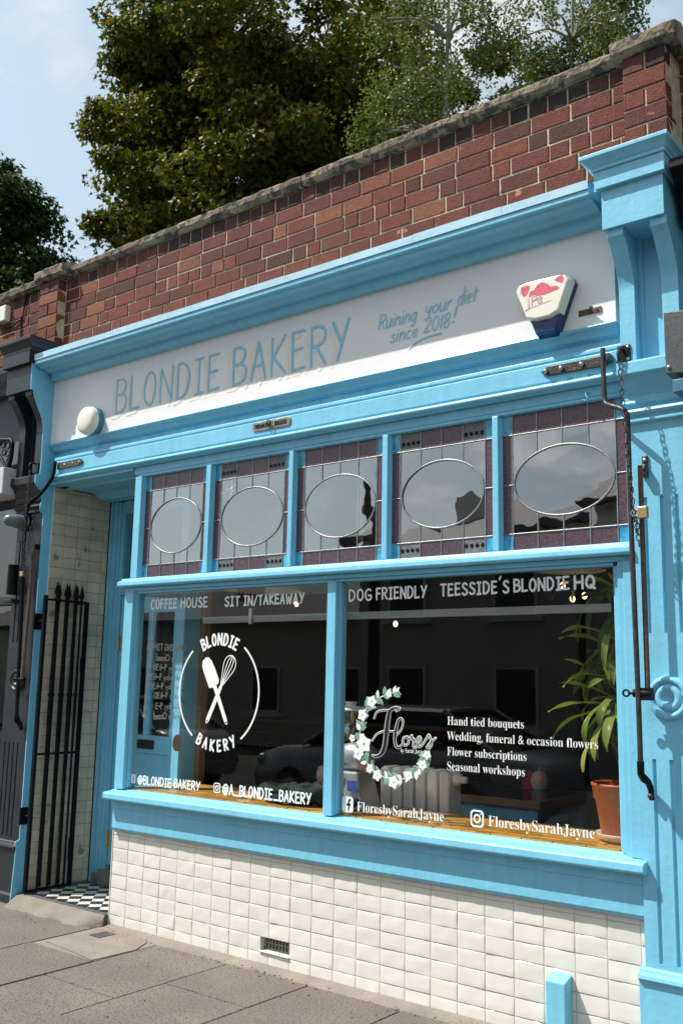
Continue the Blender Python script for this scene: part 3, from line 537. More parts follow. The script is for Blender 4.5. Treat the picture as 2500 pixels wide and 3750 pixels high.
# ---------------------------------------------------------------- pilasters
def arc_brk(z_top, y_top, y_low, z_mid, z_bot, yb):
    pts = [(yb, z_top), (y_top, z_top), (y_top, z_top - .035)]
    for i in range(1, 13):
        t = i / 12; pts.append((y_low + (y_top + .012 - y_low) * (1 - math.sin(t * math.pi / 2)), z_top - .035 - (z_top - .035 - z_mid) * t ** .92))
    pts += [(y_low - .002, z_bot), (yb, z_bot)]; return pts
def pilaster(parent, mat, xl, xr, zb, zband, zlip, ztop, capx, flutes, right):
    sh = MB(); y0 = -.014
    def grooved(z0, z1, grooves):
        pts = [(xl, .20), (xl, y0)]
        for gx in grooves: pts += [(gx - .008, y0), (gx - .004, y0 + .010), (gx + .004, y0 + .010), (gx + .008, y0)]
        pts += [(xr, y0), (xr, .20)]; sh.pz(pts, z0, z1)
    grooved(.36, .405, []); grooved(.405, 1.19 if right else 1.02, flutes); grooved(1.19 if right else 1.02, 1.70, []); grooved(1.70, 2.275 if right else 2.42, flutes if right else flutes[:2]); grooved(2.275 if right else 2.42, 2.60, [])
    s = obj('pilaster', sh, mat, parent)
    bs = MB(); e = .0 if not right else .0
    bs.px([(.2, .385), (-.018, .385), (-.026, .378), (-.030, .366), (-.044, .360), (-.048, .345), (-.036, .336), (-.032, .325), (-.032, .06), (-.05, .05), (-.05, -.03), (.2, -.03)], xl - (.022 if right else .012), xr + (.02 if right else 0))
    obj('pilaster_base', bs, mat, s, .002)
    rc = MB(); cx, cz = ((xl + xr) / 2 + (.004 if right else 0), 1.437); R0 = .090 if right else .078
    rc.lathe([(R0, -.002), (R0 * .985, .010), (R0 * .90, .022), (R0 * .78, .024), (R0 * .68, .014), (R0 * .64, .006), (R0 * .60, .014), (R0 * .50, .021), (R0 * .36, .020), (R0 * .28, .012), (R0 * .18, .004), (.0005, .002)], (cx, y0, cz), 'y', 40)
    obj('roundel', rc, mat, s)
    nk = MB()
    nk.px([(.2, 2.862), (-.092, 2.862), (-.098, 2.856), (-.098, 2.806), (-.090, 2.800), (-.078, 2.796), (-.066, 2.77), (-.046, 2.742), (-.036, 2.715), (-.036, 2.70), (-.042, 2.69), (-.040, 2.682), (-.028, 2.676), (-.026, 2.665), (-.040, 2.660), (-.046, 2.648), (-.040, 2.637), (-.028, 2.632), (-.026, 2.622), (-.034, 2.616), (-.034, 2.606), (-.020, 2.600), (.2, 2.60)], xl - .014, xr + (.016 if right else 0))
    obj('neck_moulding', nk, mat, s, .002)
    br = MB(); bw = .072; bx0, bx1 = xl - (.012 if right else 0) + .006, xr - .004 + (.0 if right else 0)
    pr = arc_brk(zb, -.175, -.062, 3.20, 2.8622, .04)
    br.px(pr, bx0, bx0 + bw); br.px(pr, bx1 - bw, bx1)
    br.box(bx0 + bw, bx1 - bw, .0, .04, 2.8622, zb); br.box(bx0 + bw, bx0 + bw + .02, -.012, .0, 2.8622, zb)
    obj('corbel', br, mat, s, .002)
    cp = MB(); cx0, cx1 = xl - (.02 if right else .004), xr - (.008 if right else 0) + (0 if right else 0)
    cp.box(cx0, cx1, -.192, .16, zb + .0003, zband)
    if right: cp.box(cx0 - .018, cx1 + .016, -.216, .16, zband + .0003, zlip); cp.box(cx0 - .034, cx0 - .0183, -.19, .16, zband + .004, zlip)
    else: cp.box(cx0 - .02, cx1 + .012, -.225, .16, zband + .0003, zlip)
    a, b = capx; h = ztop - zlip
    prof = [(.012, 0), (.012, .22 * h), (.020, .28 * h), (.034, .50 * h), (.050, .66 * h), (.056, .70 * h), (.060, .74 * h), (.060, .97 * h), (.056, h)]
    vs = []
    ax, bx = cx0 - (.018 if right else .02), cx1 + (.016 if right else .012); fx = (a - ax, b - bx)
    for o_, z in prof:
        q = o_ / .060; vs += [(ax + fx[0] * q, .16, zlip + z + .0003), (ax + fx[0] * q, -.216 - .042 * q, zlip + z + .0003), (bx + fx[1] * q, -.216 - .042 * q, zlip + z + .0003), (bx + fx[1] * q, .16, zlip + z + .0003)]
    k = len(prof); fs = [(i * 4 + j, i * 4 + j + 1, i * 4 + 5 + j, i * 4 + 4 + j) for i in range(k - 1) for j in range(3)] + [(3, 2, 1, 0), (4 * k - 4, 4 * k - 3, 4 * k - 2, 4 * k - 1)]
    cp.add(vs, fs); obj('capital', cp, mat, s, .0025)
    return s
pilaster(SHOP, BLUE, -1.553, -1.292, 3.445, 3.630, 3.712, 3.783, (-1.648, -1.252), [-1.490, -1.420, -1.357], True)
# backing wall behind the facade and the shop's shell
sh = MB(); sh.box(-8.6, -1.30, .16, .30, 2.90, 3.70); sh.box(-8.6, -1.30, .30, 6.0, 3.55, 3.69)
part('roof', sh, M('roof_felt', (.06, .06, .06), .9, .2, 4))
# ---------------------------------------------------------------- entrance recess
BK = .56
tw = MB(); rr = 0
for r_ in range(36):
    z0 = .066 + .0772 * r_; z1 = min(z0 + .0772, 2.796)
    if z1 - z0 < .01: continue
    for c_ in range(5):
        y0 = .062 + .112 * c_; y1 = min(y0 + .112, BK - .002)
        tile(tw, Vector((-5.784, y0 + .0015, z0 + .0015)), Vector((0, 1, 0)), Vector((0, 0, 1)), Vector((1, 0, 0)), y1 - y0 - .003, z1 - z0 - .003, 5000 + r_ * 10 + c_)
twp = part('entrance_tiles', tw, AGED); twp.modifiers.new('wn', 'WEIGHTED_NORMAL').weight = 90; obj('grout', MB().box(-5.83, -5.785, .0605, BK, .0, 2.798), M('old_grout', (.20, .18, .15), .9, .2, 20), twp)
obj('edge_trim', MB().box(-5.790, -5.778, .0585, .0615, .0, 2.798), CREAMP, twp)
so_ = MB(); so_.box(-5.78, -4.889, .016, BK + .04, 2.800, 2.8195); so_.px([(.40, 2.7998), (.46, 2.76), (BK - .001, 2.76), (BK - .001, 2.7998)], -5.776, -4.889); so_.px([(.145, 2.7998), (.155, 2.786), (.175, 2.786), (.185, 2.7998)], -5.776, -4.889)
part('soffit', so_, BLUE, .002)
df = MB()
for i, (a, d) in enumerate([(-5.776, 0), (-5.750, .012), (-5.728, .004), (-5.700, .016), (-5.672, .026)]):
    nxt = [-5.750, -5.728, -5.700, -5.672, -5.640][i]; df.box(a, nxt - .0006, BK + d, BK + .10, .03, 2.7595)
df.box(-5.6396, -4.93, BK + .014, BK + .10, 2.70, 2.7594); df.box(-5.6396, -4.93, BK + .028, BK + .10, 2.672, 2.6996); df.box(-5.6396, -4.93, BK + .012, BK + .10, 2.062, 2.118)
df.box(-4.945, -4.8755, BK - .04, BK + .12, .03, 2.7594); df.box(-4.97, -4.9456, BK + .02, BK + .10, .03, 2.06)
dfr = part('door_frame', df, BLUE, .003)
obj('fanlight_glass', MB().box(-5.6395, -4.9705, BK + .05, BK + .056, 2.1182, 2.6718), SIDEGLASS, dfr)
dr_ = MB(); DY = BK + .035
dr_.box(-5.630, -5.545, DY, DY + .045, .182, 2.058); dr_.box(-5.06, -4.975, DY, DY + .045, .182, 2.058); dr_.box(-5.5448, -5.0602, DY, DY + .045, 1.93, 2.058); dr_.box(-5.5448, -5.0602, DY, DY + .045, .182, .40); dr_.box(-5.5448, -5.0602, DY, DY + .045, .96, 1.08); dr_.box(-5.5448, -5.0602, DY + .015, DY + .03, .4002, .9598)
dr_.box(-5.33, -5.275, DY + .003, DY + .042, 1.0802, 1.9298)
door = part('door', dr_, BLUE, .003)
obj('door_glass', MB().box(-5.5446, -5.0604, DY + .02, DY + .025, 1.0803, 1.9297), SIDEGLASS, door)
for hz in (.36, 1.72):
    h = MB(); h.box(-5.652, -5.612, DY - .004, DY - .0005, hz - .05, hz + .05); h.lathe([(.006, -.055), (.006, .055)], (-5.634, DY - .008, hz), 'z', 10); obj('hinge', h, BRASS, door)
obj('letter_plate', MB().box(-5.40, -5.20, DY - .012, DY - .0005, .99, 1.05), BLACK, door, .003)
part('doorstep', MB().box(-5.776, -4.896, BK + .001, BK + .12, .03, .125).box(-5.645, -4.9, BK - .03, BK + .0005, .062, .160), M('granite_threshold', (.20, .19, .18), .9, .3, 60, .4, 120), .004)
# chequered floor, lead coloured border, concrete step
ck = [MB(), MB()]; s_ = .0765; c45 = math.cos(R(45))
def clip(poly, x0, x1, y0, y1):
    for ax, v, sg in ((0, x0, 1), (0, x1, -1), (1, y0, 1), (1, y1, -1)):
        o = []
        for i in range(len(poly)):
            a, b = poly[i - 1], poly[i]; da, db = (a[ax] - v) * sg, (b[ax] - v) * sg
            if (da >= 0) != (db >= 0): t = da / (da - db); o.append((a[0] + (b[0] - a[0]) * t, a[1] + (b[1] - a[1]) * t))
            if db >= 0: o.append(b)
        poly = o
        if len(poly) < 3: return None
    return poly
for i in range(-16, 17):
    for j in range(-16, 17):
        cx, cy = -5.33 + (i - j) * s_ * c45, .32 + (i + j) * s_ * c45; h = s_ * c45 - .0012
        p = clip([(cx - h, cy), (cx, cy - h), (cx + h, cy), (cx, cy + h)], -5.72, -4.94, .04, .50)
        if p: ck[(i + j) % 2].add([(q[0], q[1], .0665) for q in p], [tuple(range(len(p)))])
efl = part('entrance_floor', MB().box(-5.784, -4.896, .0005, BK + .0, -.02, .0625), M('grey_floor_border', (.085, .088, .092), .6, .25, 20, .2, 60)); obj('white_tiles', ck[0], M('white_floor_tile', (.56, .55, .50), .35, .15, 15, island=.06), efl); obj('black_tiles', ck[1], M('black_floor_tile', (.022, .024, .028), .35, .3, 15), efl)
st_ = MB(); random.seed(8); n = 26; vs = []
for i in range(n + 1):
    x = -5.76 + .868 * i / n; j = random.random() * .012
    k_ = 1 + .6 * math.sin(i * .7) * .2; tp_k = min(1, .15 + (n - i) * .28); k_ *= tp_k; j *= tp_k; vs += [(x, .0, .0612), (x, -.022 * tp_k - j * .8, .056 - j * .4), (x, -.060 * tp_k - j * 1.2, .030 - j * .4), (x, -.100 * k_ - j * 2.2, .004), (x, -.118 * k_ - j * 2, -.02)]
st_.add(vs, [(5 * i + k, 5 * i + 5 + k, 5 * i + 6 + k, 5 * i + 1 + k) for i in range(n) for k in range(4)], True); st_.add([vs[0], vs[1], vs[2], vs[3], vs[4], (-5.76, .0, -.03)], [(0, 1, 2, 3, 4, 5)]); st_.add([*vs[-5:], (-4.892, .0, -.03)], [(0, 1, 2, 3, 4, 5)])
part('entrance_step', st_, CONC)
# ---------------------------------------------------------------- side window (faces the entrance) and display windows
for nm_, y1_, za, zb in (('side_sill', BK - .042, .7368, .80), ('side_transom', BK - .042, 1.99, 2.05), ('side_post', .13, .8002, 1.9898), ('side_head', BK - .042, 2.75, 2.7995)): part(nm_, MB().box(-4.885, -4.835, .0955, y1_, za, zb), BLUE, .003)
sg = part('side_window', MB().box(-4.863, -4.859, .1302, BK - .0425, .8003, 1.9897), SIDEGLASS)
obj('fanlight_glass', MB().box(-4.863, -4.859, .1302, BK - .0425, 2.0502, 2.7498), SIDEGLASS, sg)
om = MB(); px_ = lambda x, z, k: (-4.8640 - .0003 * k, .568 - x, z)       # reads from the doorway, mirrored from the street
px_ = lambda x, z, k: (-4.8640 - .0003 * k, .545 - x, z)
strokes(om, 'OPENING TIMES:', .02, 1.652, .33, .040, .0062, px_, .18)
rows = [('Monday', 'Closed', 1.585), ('Tuesday', '9-4:30', 1.522), ('Wednesday', '9-4:30', 1.462), ('Thursday', '9-4:30', 1.402), ('Friday', '9-4:30', 1.342), ('Saturday', '9-3', 1.275), ('Sunday', 'Closed', 1.212)]
for d, h, z in rows:
    wd_ = .020 * len(d); strokes(om, d, .012, z, wd_, .036, .0042, px_, .12, 0, True); strokes(om, h, .035 + wd_, z, .018 * len(h), .040, .0065, px_, .12, 0, True)
obj('opening_times', om, VINYL, sg)
sk = MB(); c = [(px_(0.05 + .042 * math.cos(a), 1.055 + .055 * math.sin(a), 0)) for a in np.linspace(0, 6.28, 25)[:-1]]; sk.add(c, [tuple(range(24))]); obj('sticker', sk, M('grey_sticker', (.40, .38, .36), .6, .05, 9), sg)
dl = part('display_window', MB().box(-4.796, -3.243, .058, .062, .8, 1.998), GLASS, 0, 'left display window lettered for the bakery'); GY = .0578
dr2 = part('display_window', MB().box(-3.169, -1.662, .058, .062, .8, 1.998), GLASS, 0, 'right display window lettered for the florist')
pg = plane_y(GY - .0004)
t = MB(); random.seed(21)
strokes(t, 'COFFEE', -4.683, 1.898, .232, .056, .011, pg, .26, 0, False, .02); strokes(t, 'HOUSE', -4.412, 1.898, .224, .056, .011, pg, .26, 0, False, .02)
obj('lettering', t, VINYL, dl); t = MB(); strokes(t, 'SIT', -4.038, 1.896, .115, .052, .0115, pg, .26, 0, False, .02); strokes(t, 'IN/TAKEAWAY', -3.885, 1.896, .446, .052, .0115, pg, .26, 0, False, .02)
obj('lettering', t, VINYL, dl)
t = MB(); strokes(t, 'DOG', -3.122, 1.895, .142, .056, .0105, pg, .26, 0, False, .02); strokes(t, 'FRIENDLY', -2.945, 1.897, .303, .056, .0105, pg, .26, 0, False, .02); obj('lettering', t, VINYL, dr2); t = MB(); strokes(t, "TEESSIDE'S", -2.555, 1.901, .372, .055, .0105, pg, .26, 0, False, .02); strokes(t, 'BLONDIE', -2.153, 1.905, .273, .055, .0105, pg, .26, 0, False, .02); obj('lettering', t, VINYL, dr2); t = MB(); strokes(t, 'HQ', -1.85, 1.906, .092, .054, .012, pg, .26)
obj('lettering', t, VINYL, dr2)
t = MB(); random.seed(4); cx, cz, rd = -4.070, 1.402, .322
strokes(t, 'BLONDIE', 0, 0, .300, .062, .0135, pg, .36, arc=(cx, cz, .302, math.pi / 2, 1)); strokes(t, 'BAKERY', 0, 0, .305, .058, .0125, pg, .52, arc=(cx, cz, .305, -math.pi / 2, -1))
for a0, a1 in ((134, 232), (-52, 51)):
    ribbon(t, [(cx + rd * math.cos(R(a)), cz + rd * math.sin(R(a))) for a in np.linspace(a0, a1, 22)], .0115, pg, 0)
obj('round_logo', t, VINYL, dl)
# spatula and whisk
def rotp(pts, cx, cz, ang): c_, s__ = math.cos(R(ang)), math.sin(R(ang)); return [(cx + p[0] * c_ - p[1] * s__, cz + p[0] * s__ + p[1] * c_) for p in pts]
hx, hz, an = -4.075, 1.392, 27
blade = [(-.045, .055), (-.049, .16), (-.046, .200), (-.030, .224), (0, .231), (.022, .222), (.036, .195), (.044, .14), (.046, .068), (.038, .050), (.016, .045)]
hand = [(.014, .045), (.013, -.165), (.008, -.188), (0, -.195), (-.008, -.188), (-.013, -.165), (-.014, .045)]
sp = rotp(blade + hand, hx, hz, an)
decal2d('spatula_decal', [sp, rotp(circ(0, -.180, .006, 12), hx, hz, an)], GY - .0006, VINYL, dl)
wk = MB(); an2 = -27; wx, wz = -4.066, 1.392
for sx in (-1, -.45, 0, .45, 1):
    pts = rotp([(sx * .010, .060), (sx * .028, .115), (sx * .046, .170), (sx * .042, .212), (sx * .020, .234), (0, .240)], wx, wz, an2)
    ribbon(wk, pts, .0055, pg, 1 + int(sx * 2 + 2))
ribbon(wk, rotp([(0, .085), (0, .055)], wx, wz, an2), .018, pg, 0, False); obj('whisk_decal', wk, VINYL, dl)
decal2d('whisk_decal', [rotp([(-.009, .058), (.009, .058), (.013, .02), (.014, -.165), (.009, -.186), (0, -.193), (-.009, -.186), (-.014, -.165), (-.013, .02)], wx, wz, an2), rotp(circ(0, -.178, .006, 12), wx, wz, an2)], GY - .0012, VINYL, dl)
t = MB(); random.seed(5)
strokes(t, '@BLONDIE', -4.722, .838, .295, .047, .0088, pg, .24, 0, False, .02); strokes(t, 'BAKERY', -4.397, .841, .212, .046, .0088, pg, .24, 0, False, .02); obj('lettering', t, VINYL, dl); t = MB(); strokes(t, '@A_BLONDIE_BAKERY', -3.998, .838, .642, .053, .0096, pg, .24, 0, False, .02); obj('lettering', t, VINYL, dl)
fb_icon(-4.786, -4.747, .836, .890, GY - .0003, dl); ig_icon(-4.072, -4.018, .838, .894, GY - .0003, dl)
# florist lettering
for s__, x0, z0, w_ in (('Hand tied bouquets', -2.518, 1.281, .405), ('Wedding, funeral & occasion flowers', -2.520, 1.211, .760), ('Flower subscriptions', -2.519, 1.139, .417), ('Seasonal workshops', -2.519, 1.071, .408)):
    serif('lettering', s__, x0, z0, w_, .0385, GY, VINYL, dr2)
serif('lettering', 'FloresbySarahJayne', -3.050, .833, .512, .045, GY, VINYL, dr2); serif('lettering', 'FloresbySarahJayne', -2.298, .838, .512, .045, GY, VINYL, dr2)
serif('lettering', 'by Sarah Jayne', -2.787, 1.137, .135, .020, GY, VINYL, dr2)
fb_icon(-3.145, -3.075, .822, .899, GY - .0003, dr2); ig_icon(-2.392, -2.322, .826, .903, GY - .0003, dr2)
sc = [([(-2.950, 1.296), (-2.935, 1.325), (-2.90, 1.335), (-2.85, 1.338), (-2.80, 1.352), (-2.795, 1.345), (-2.815, 1.336)], [.008] * 4),
      ([(-2.800, 1.352), (-2.825, 1.353), (-2.853, 1.335), (-2.866, 1.29), (-2.874, 1.23), (-2.884, 1.16), (-2.905, 1.122), (-2.935, 1.108), (-2.958, 1.112)], [.006, .010, .024, .026, .024, .014, .008]),
      ([(-2.960, 1.185), (-2.935, 1.215), (-2.895, 1.233), (-2.850, 1.235), (-2.815, 1.236)], [.007] * 3),
      ([(-2.815, 1.215), (-2.785, 1.245), (-2.773, 1.28), (-2.784, 1.300), (-2.802, 1.29), (-2.815, 1.25), (-2.822, 1.20), (-2.814, 1.166), (-2.795, 1.160), (-2.772, 1.18)], [.008, .007, .010, .016, .012, .008]),
      ([(-2.745, 1.214), (-2.768, 1.208), (-2.774, 1.186), (-2.760, 1.172), (-2.742, 1.182), (-2.740, 1.204), (-2.752, 1.212), (-2.73, 1.205), (-2.722, 1.222), (-2.716, 1.20), (-2.706, 1.205), (-2.712, 1.175), (-2.700, 1.164), (-2.682, 1.182), (-2.668, 1.205), (-2.676, 1.217), (-2.688, 1.205), (-2.688, 1.182), (-2.675, 1.170), (-2.655, 1.185), (-2.632, 1.215), (-2.622, 1.229), (-2.612, 1.212), (-2.606, 1.188), (-2.615, 1.168), (-2.632, 1.170), (-2.615, 1.190), (-2.584, 1.216)], [.009] * 3)]
w1 = MB(); w2 = MB()
for i, (pts, ws) in enumerate(sc):
    ribbon(w1, pts, 0, plane_y(GY - .0002), i, True, [w_ + .0042 for w_ in ws]); ribbon(w2, pts, 0, plane_y(GY - .0022), i, True, [max(w_ - .0038, .0036) if i < 4 else .0038 for w_ in ws])
obj('script_lettering', w1, VINYL, dr2); obj('script_lettering', w2, VINYLB, dr2)
# wreath of leaves and blossoms
lv, fl, ol = MB(), MB(), MB(); random.seed(31)
def leafp(mb, x, z, a, ln, wd, dy, fat=1):
    pts = [(0, 0), (.25 * ln, .5 * wd), (.6 * ln, .46 * wd), (ln, 0), (.6 * ln, -.46 * wd), (.25 * ln, -.5 * wd)]
    q = rotp(pts, x, z, a); mb.add([(p[0], GY - dy, p[1]) for p in q], [tuple(range(6))])
path = catmull([(-2.80, 1.432, 0), (-2.87, 1.415, 0), (-2.95, 1.385, 0), (-3.01, 1.33, 0), (-3.035, 1.25, 0), (-3.04, 1.18, 0), (-3.015, 1.11, 0), (-2.965, 1.045, 0), (-2.90, 1.015, 0), (-2.82, 1.0, 0), (-2.74, 1.025, 0), (-2.68, 1.065, 0), (-2.64, 1.12, 0), (-2.625, 1.14, 0)], 4)
ribbon(ol, [(p.x, p.y) for p in path], .005, plane_y(GY - .0001), 0, False)
for i, p in enumerate(path):
    tv = (path[min(i + 1, len(path) - 1)] - path[max(i - 1, 0)]); a = math.degrees(math.atan2(tv.y, tv.x))
    for sd_ in ((-1, 1) if i % 3 else ()):
        aa = a + 180 + sd_ * random.uniform(35, 70); ln = random.uniform(.030, .048); wd_ = ln * random.uniform(.42, .62); d = .0010 + .0002 * (i % 3) + .0001 * (sd_ > 0)
        leafp(ol, p.x, p.y, aa, ln * 1.05, wd_ * 1.12, d - .0004); leafp(lv if random.random() < .74 else fl, p.x, p.y, aa, ln, wd_, d + .0012)
for fx_, fz_, fs in ((-2.965, 1.378, .034), (-3.022, 1.308, .034), (-3.01, 1.165, .050), (-3.045, 1.115, .036), (-2.97, 1.048, .026), (-2.925, 1.018, .032), (-2.825, .992, .036), (-2.735, 1.03, .026), (-2.655, 1.085, .028), (-2.63, 1.135, .026), (-2.86, 1.418, .022), (-3.085, 1.19, .022)):
    for k in range(5): leafp(fl, fx_, fz_, 72 * k + fs * 2000, fs, fs * .82, .0046 + .0002 * k)
    for k in range(3): leafp(lv, fx_, fz_, 120 * k + 20, fs * .2, fs * .12, .006 + .0002 * k)
obj('wreath_decal', ol, VINYL, dr2); obj('wreath_leaves', lv, LEAFV, dr2); obj('wreath_blossoms', fl, FLOWV, dr2)
# ---------------------------------------------------------------- leaded upper lights
for i in range(5):
    xa, xb = MUL[i][1], MUL[i + 1][0]; z0, z1 = 2.096, 2.752; Y = .046
    bl = .052; bt = .100; bb = .078; xi0, xi1 = xa + bl + .006, xb - bl - .006; zi0, zi1 = z0 + bb, z1 - bt
    Ld = MB(); r = .0038; yy = Y - .001
    def came(p, q, rad=r): Ld.tube([(p[0], yy, p[1]), (q[0], yy, q[1])], rad, 6)
    cz_, rx, rz_ = (zi0 + zi1) / 2 - .004, (xi1 - xi0) / 2 - .008, .172 if i != 4 else .165; cx_ = (xi0 + xi1) / 2
    came((xi0, z0), (xi0, z1)); came((xi1, z0), (xi1, z1)); came((xa, zi0), (xb, zi0)); came((xa, zi1), (xb, zi1))
    came((xa, cz_), (cx_ - rx, cz_)); came((cx_ + rx, cz_), (xb, cz_))
    for k in (1, 2, 3):
        x = xi0 + (xi1 - xi0) * k / 4; dzz = rz_ * math.sqrt(max(0, 1 - ((x - cx_) / rx) ** 2)); came((x, z0), (x, cz_ - dzz)); came((x, cz_ + dzz), (x, z1))
    Ld.tube([(cx_ + rx * math.cos(a), yy - .001, cz_ + rz_ * math.sin(a)) for a in np.linspace(0, 2 * math.pi, 49)[:-1]], .0050, 6, True)
    lw = part('leaded_window', Ld, LEAD, 0, ['leaded light at the doorway end', 'leaded light with a cracked pane', 'leaded light with white blind cords behind it', 'leaded light with two dark pierced corners', 'wide leaded light behind the awning arm'][i])
    def quad(mb, a, b, c, d, off=0): mb.add([(a, Y + off, c), (b, Y + off, c), (b, Y + off, d), (a, Y + off, d)], [(0, 1, 2, 3)])
    pu, cy, cl, vp = MB(), MB(), MB(), MB(); e = .001
    for a, b in ((xa, xi0), (xi1, xb)):
        quad(pu, a, b, zi0 + e, cz_ - e); quad(pu, a, b, cz_ + e, zi1 - e); quad(cy, a, b, z0, zi0 - e); quad(cy, a, b, zi1 + e, z1)
    for k in range(4):
        a, b = xi0 + (xi1 - xi0) * k / 4 + e, xi0 + (xi1 - xi0) * (k + 1) / 4 - e; ends = i in (1, 3) and k in (0, 3)
        if ends:
            for c_, d_ in ((z0, zi0 - e), (zi1 + e, z1)):
                quad(vp, a, b, c_, d_)
        else: quad(pu, a, b, z0, zi0 - e); quad(pu, a, b, zi1 + e, z1)
    rnd = random.Random(40 + i)
    def clear(poly):
        tx, tz = rnd.uniform(-.002, .002), rnd.uniform(-.0018, .0018); mx_ = sum(p[0] for p in poly) / len(poly); mz = sum(p[1] for p in poly) / len(poly)
        cl.add([(p[0], Y + (p[0] - mx_) * tx * 6 + (p[1] - mz) * tz * 6, p[1]) for p in poly], [tuple(range(len(poly)))])
    ell = [(cx_ + rx * math.cos(a), cz_ + rz_ * math.sin(a)) for a in np.linspace(0, 2 * math.pi, 49)[:-1]]; clear(ell)
    for top in (0, 1):
        for k in range(4):
            a, b = xi0 + (xi1 - xi0) * k / 4, xi0 + (xi1 - xi0) * (k + 1) / 4; xs_ = np.linspace(a, b, 8)
            cv = [(x, cz_ + (1 if top else -1) * rz_ * math.sqrt(max(0, 1 - ((x - cx_) / rx) ** 2))) for x in xs_]; zz = zi1 if top else zi0
            clear(cv + [(b, zz), (a, zz)])
    obj('coloured_glass', pu, PURPLE, lw); [obj('corner_glass', MB().add(cy.v[4 * q:4 * q + 4], [(0, 1, 2, 3)]), CYAN, lw) for q in range(4)]; obj('clear_glass', cl, OLDGLASS, lw)
    if vp.v:
        [obj('vent_plate', MB().add(vp.v[4 * q:4 * q + 4], [(0, 1, 2, 3)]), M('lead_vent_plate', (.13, .13, .13), .55, .3, 60, .3, 120), lw) for q in range(4)]; hm = MB()
        for k in (0, 3):
            a, b = xi0 + (xi1 - xi0) * k / 4, xi0 + (xi1 - xi0) * (k + 1) / 4
            for h in range(4):
                for zc in (z0 + bb / 2, z1 - bt / 2 - .01):
                    hm.add([(p[0], Y - .0015, p[1]) for p in circ(a + (b - a) * (h + .55) / 4.1, zc, .0105, 14)], [tuple(range(14))])
        obj('vent_hole', hm, BLACK, lw)
    if i == 1:
        ck_ = MB(); x, z = xi0 + .088, zi1 - .055
        for a, l_ in ((250, .10), (262, .06), (185, .05), (200, .09), (20, .04), (95, .045), (300, .03)):
            ribbon(ck_, [(x, z), (x + l_ * .5 * math.cos(R(a + 6)), z + l_ * .5 * math.sin(R(a + 6))), (x + l_ * math.cos(R(a)), z + l_ * math.sin(R(a)))], .0016, plane_y(Y - .001), 0)
        ck_.add([(p[0], Y - .002, p[1]) for p in circ(x, z, .006, 8)], [tuple(range(8))]); obj('crack', ck_, VINYL, lw)
    if i == 2:
        bc = MB()
        for dxx in (0, .022, .036): bc.tube([(xi0 + .335 + dxx, Y + .05, z0), (xi0 + .335 + dxx, Y + .05, z1)], .003, 6)
        obj('blind_cord', bc, CREAMP, lw)
# ---------------------------------------------------------------- interior
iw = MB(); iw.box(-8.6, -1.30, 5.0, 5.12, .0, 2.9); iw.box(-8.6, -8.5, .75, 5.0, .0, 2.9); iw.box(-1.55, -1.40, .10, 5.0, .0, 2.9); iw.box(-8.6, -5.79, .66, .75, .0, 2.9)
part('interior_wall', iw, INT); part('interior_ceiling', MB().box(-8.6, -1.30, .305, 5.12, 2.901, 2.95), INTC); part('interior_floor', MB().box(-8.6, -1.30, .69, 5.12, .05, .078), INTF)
lg = MB(); random.seed(6); y = .066; row = 0
while y < .535:
    x = -4.83 - random.uniform(0, .1)
    while x < -1.56:
        a, b = max(x, -4.83), min(x + .152, -1.557)
        if b - a > .01:
            z = .801 + random.uniform(-.001, .0015); lg.box(a + .001, b - .001, y, min(y + .073, .54), .785, z + .003)
        x += .154
    y += .075; row += 1
lgp = part('window_ledge', lg, TILEY, .003); obj('ledge_edge', MB().box(-4.83, -1.557, .5405, .56, .76, .803), WOOD, lgp, .003)
part('curtain_rail', MB().box(-4.26, -1.70, .096, .104, 1.800, 1.838), M('frosted_rail', (.24, .24, .235), .35, .12, 5), .002)
cl_ = MB(); cl_.box(-3.872, -3.852, .085, .112, 1.79, 1.88); obj('rail_clamp', cl_, STEEL, SHOP.children[-1])
bc = MB(); bc.tube([(-4.70, .10, 1.98), (-4.765, .11, 1.25)], .0022, 6); bc.tube([(-4.675, .10, 1.98), (-4.755, .11, 1.25)], .0022, 6); bc.ball((-4.76, .11, 1.24), .012, 6); part('blind_cord', bc, CREAMP)
ip = MB(); ip.box(-4.875, -4.83, .665, .72, .0785, 2.9); part('interior_post', ip, WOOD)
# tiled counter at the back with lettering
ct = thing('counter', 'dark brown tiled counter at the back of the shop with faint hand lettering', 'counter', (-6.2, 3.0, .08))
cm = MB(); random.seed(12)
for r_ in range(10):
    for c_ in range(27): cm.box(-8.0 + .15 * c_, -8.0 + .15 * c_ + .147, 3.0, 3.02, .082 + .10 * r_, .082 + .10 * r_ + .097)
obj('counter_tiles', cm, TILEB, ct); obj('counter_body', MB().box(-8.0, -3.95, 3.021, 3.6, .079, 1.08), MORTAR, ct); obj('counter_top', MB().box(-8.05, -3.9, 2.96, 3.65, 1.085, 1.12), WOOD, ct, .004)
t = MB(); pc_ = plane_y(2.998); strokes(t, 'RUINING', -6.73, .70, .55, .17, .010, pc_, .22); strokes(t, 'YOUR', -6.03, .70, .36, .17, .010, pc_, .22); strokes(t, 'SINCE', -6.45, .46, .40, .16, .010, pc_, .22); strokes(t, '2018', -5.85, .46, .36, .16, .010, pc_, .22)
obj('counter_lettering', t, M('chalk_grey', (.14, .12, .10), .9, .2, 20), ct)
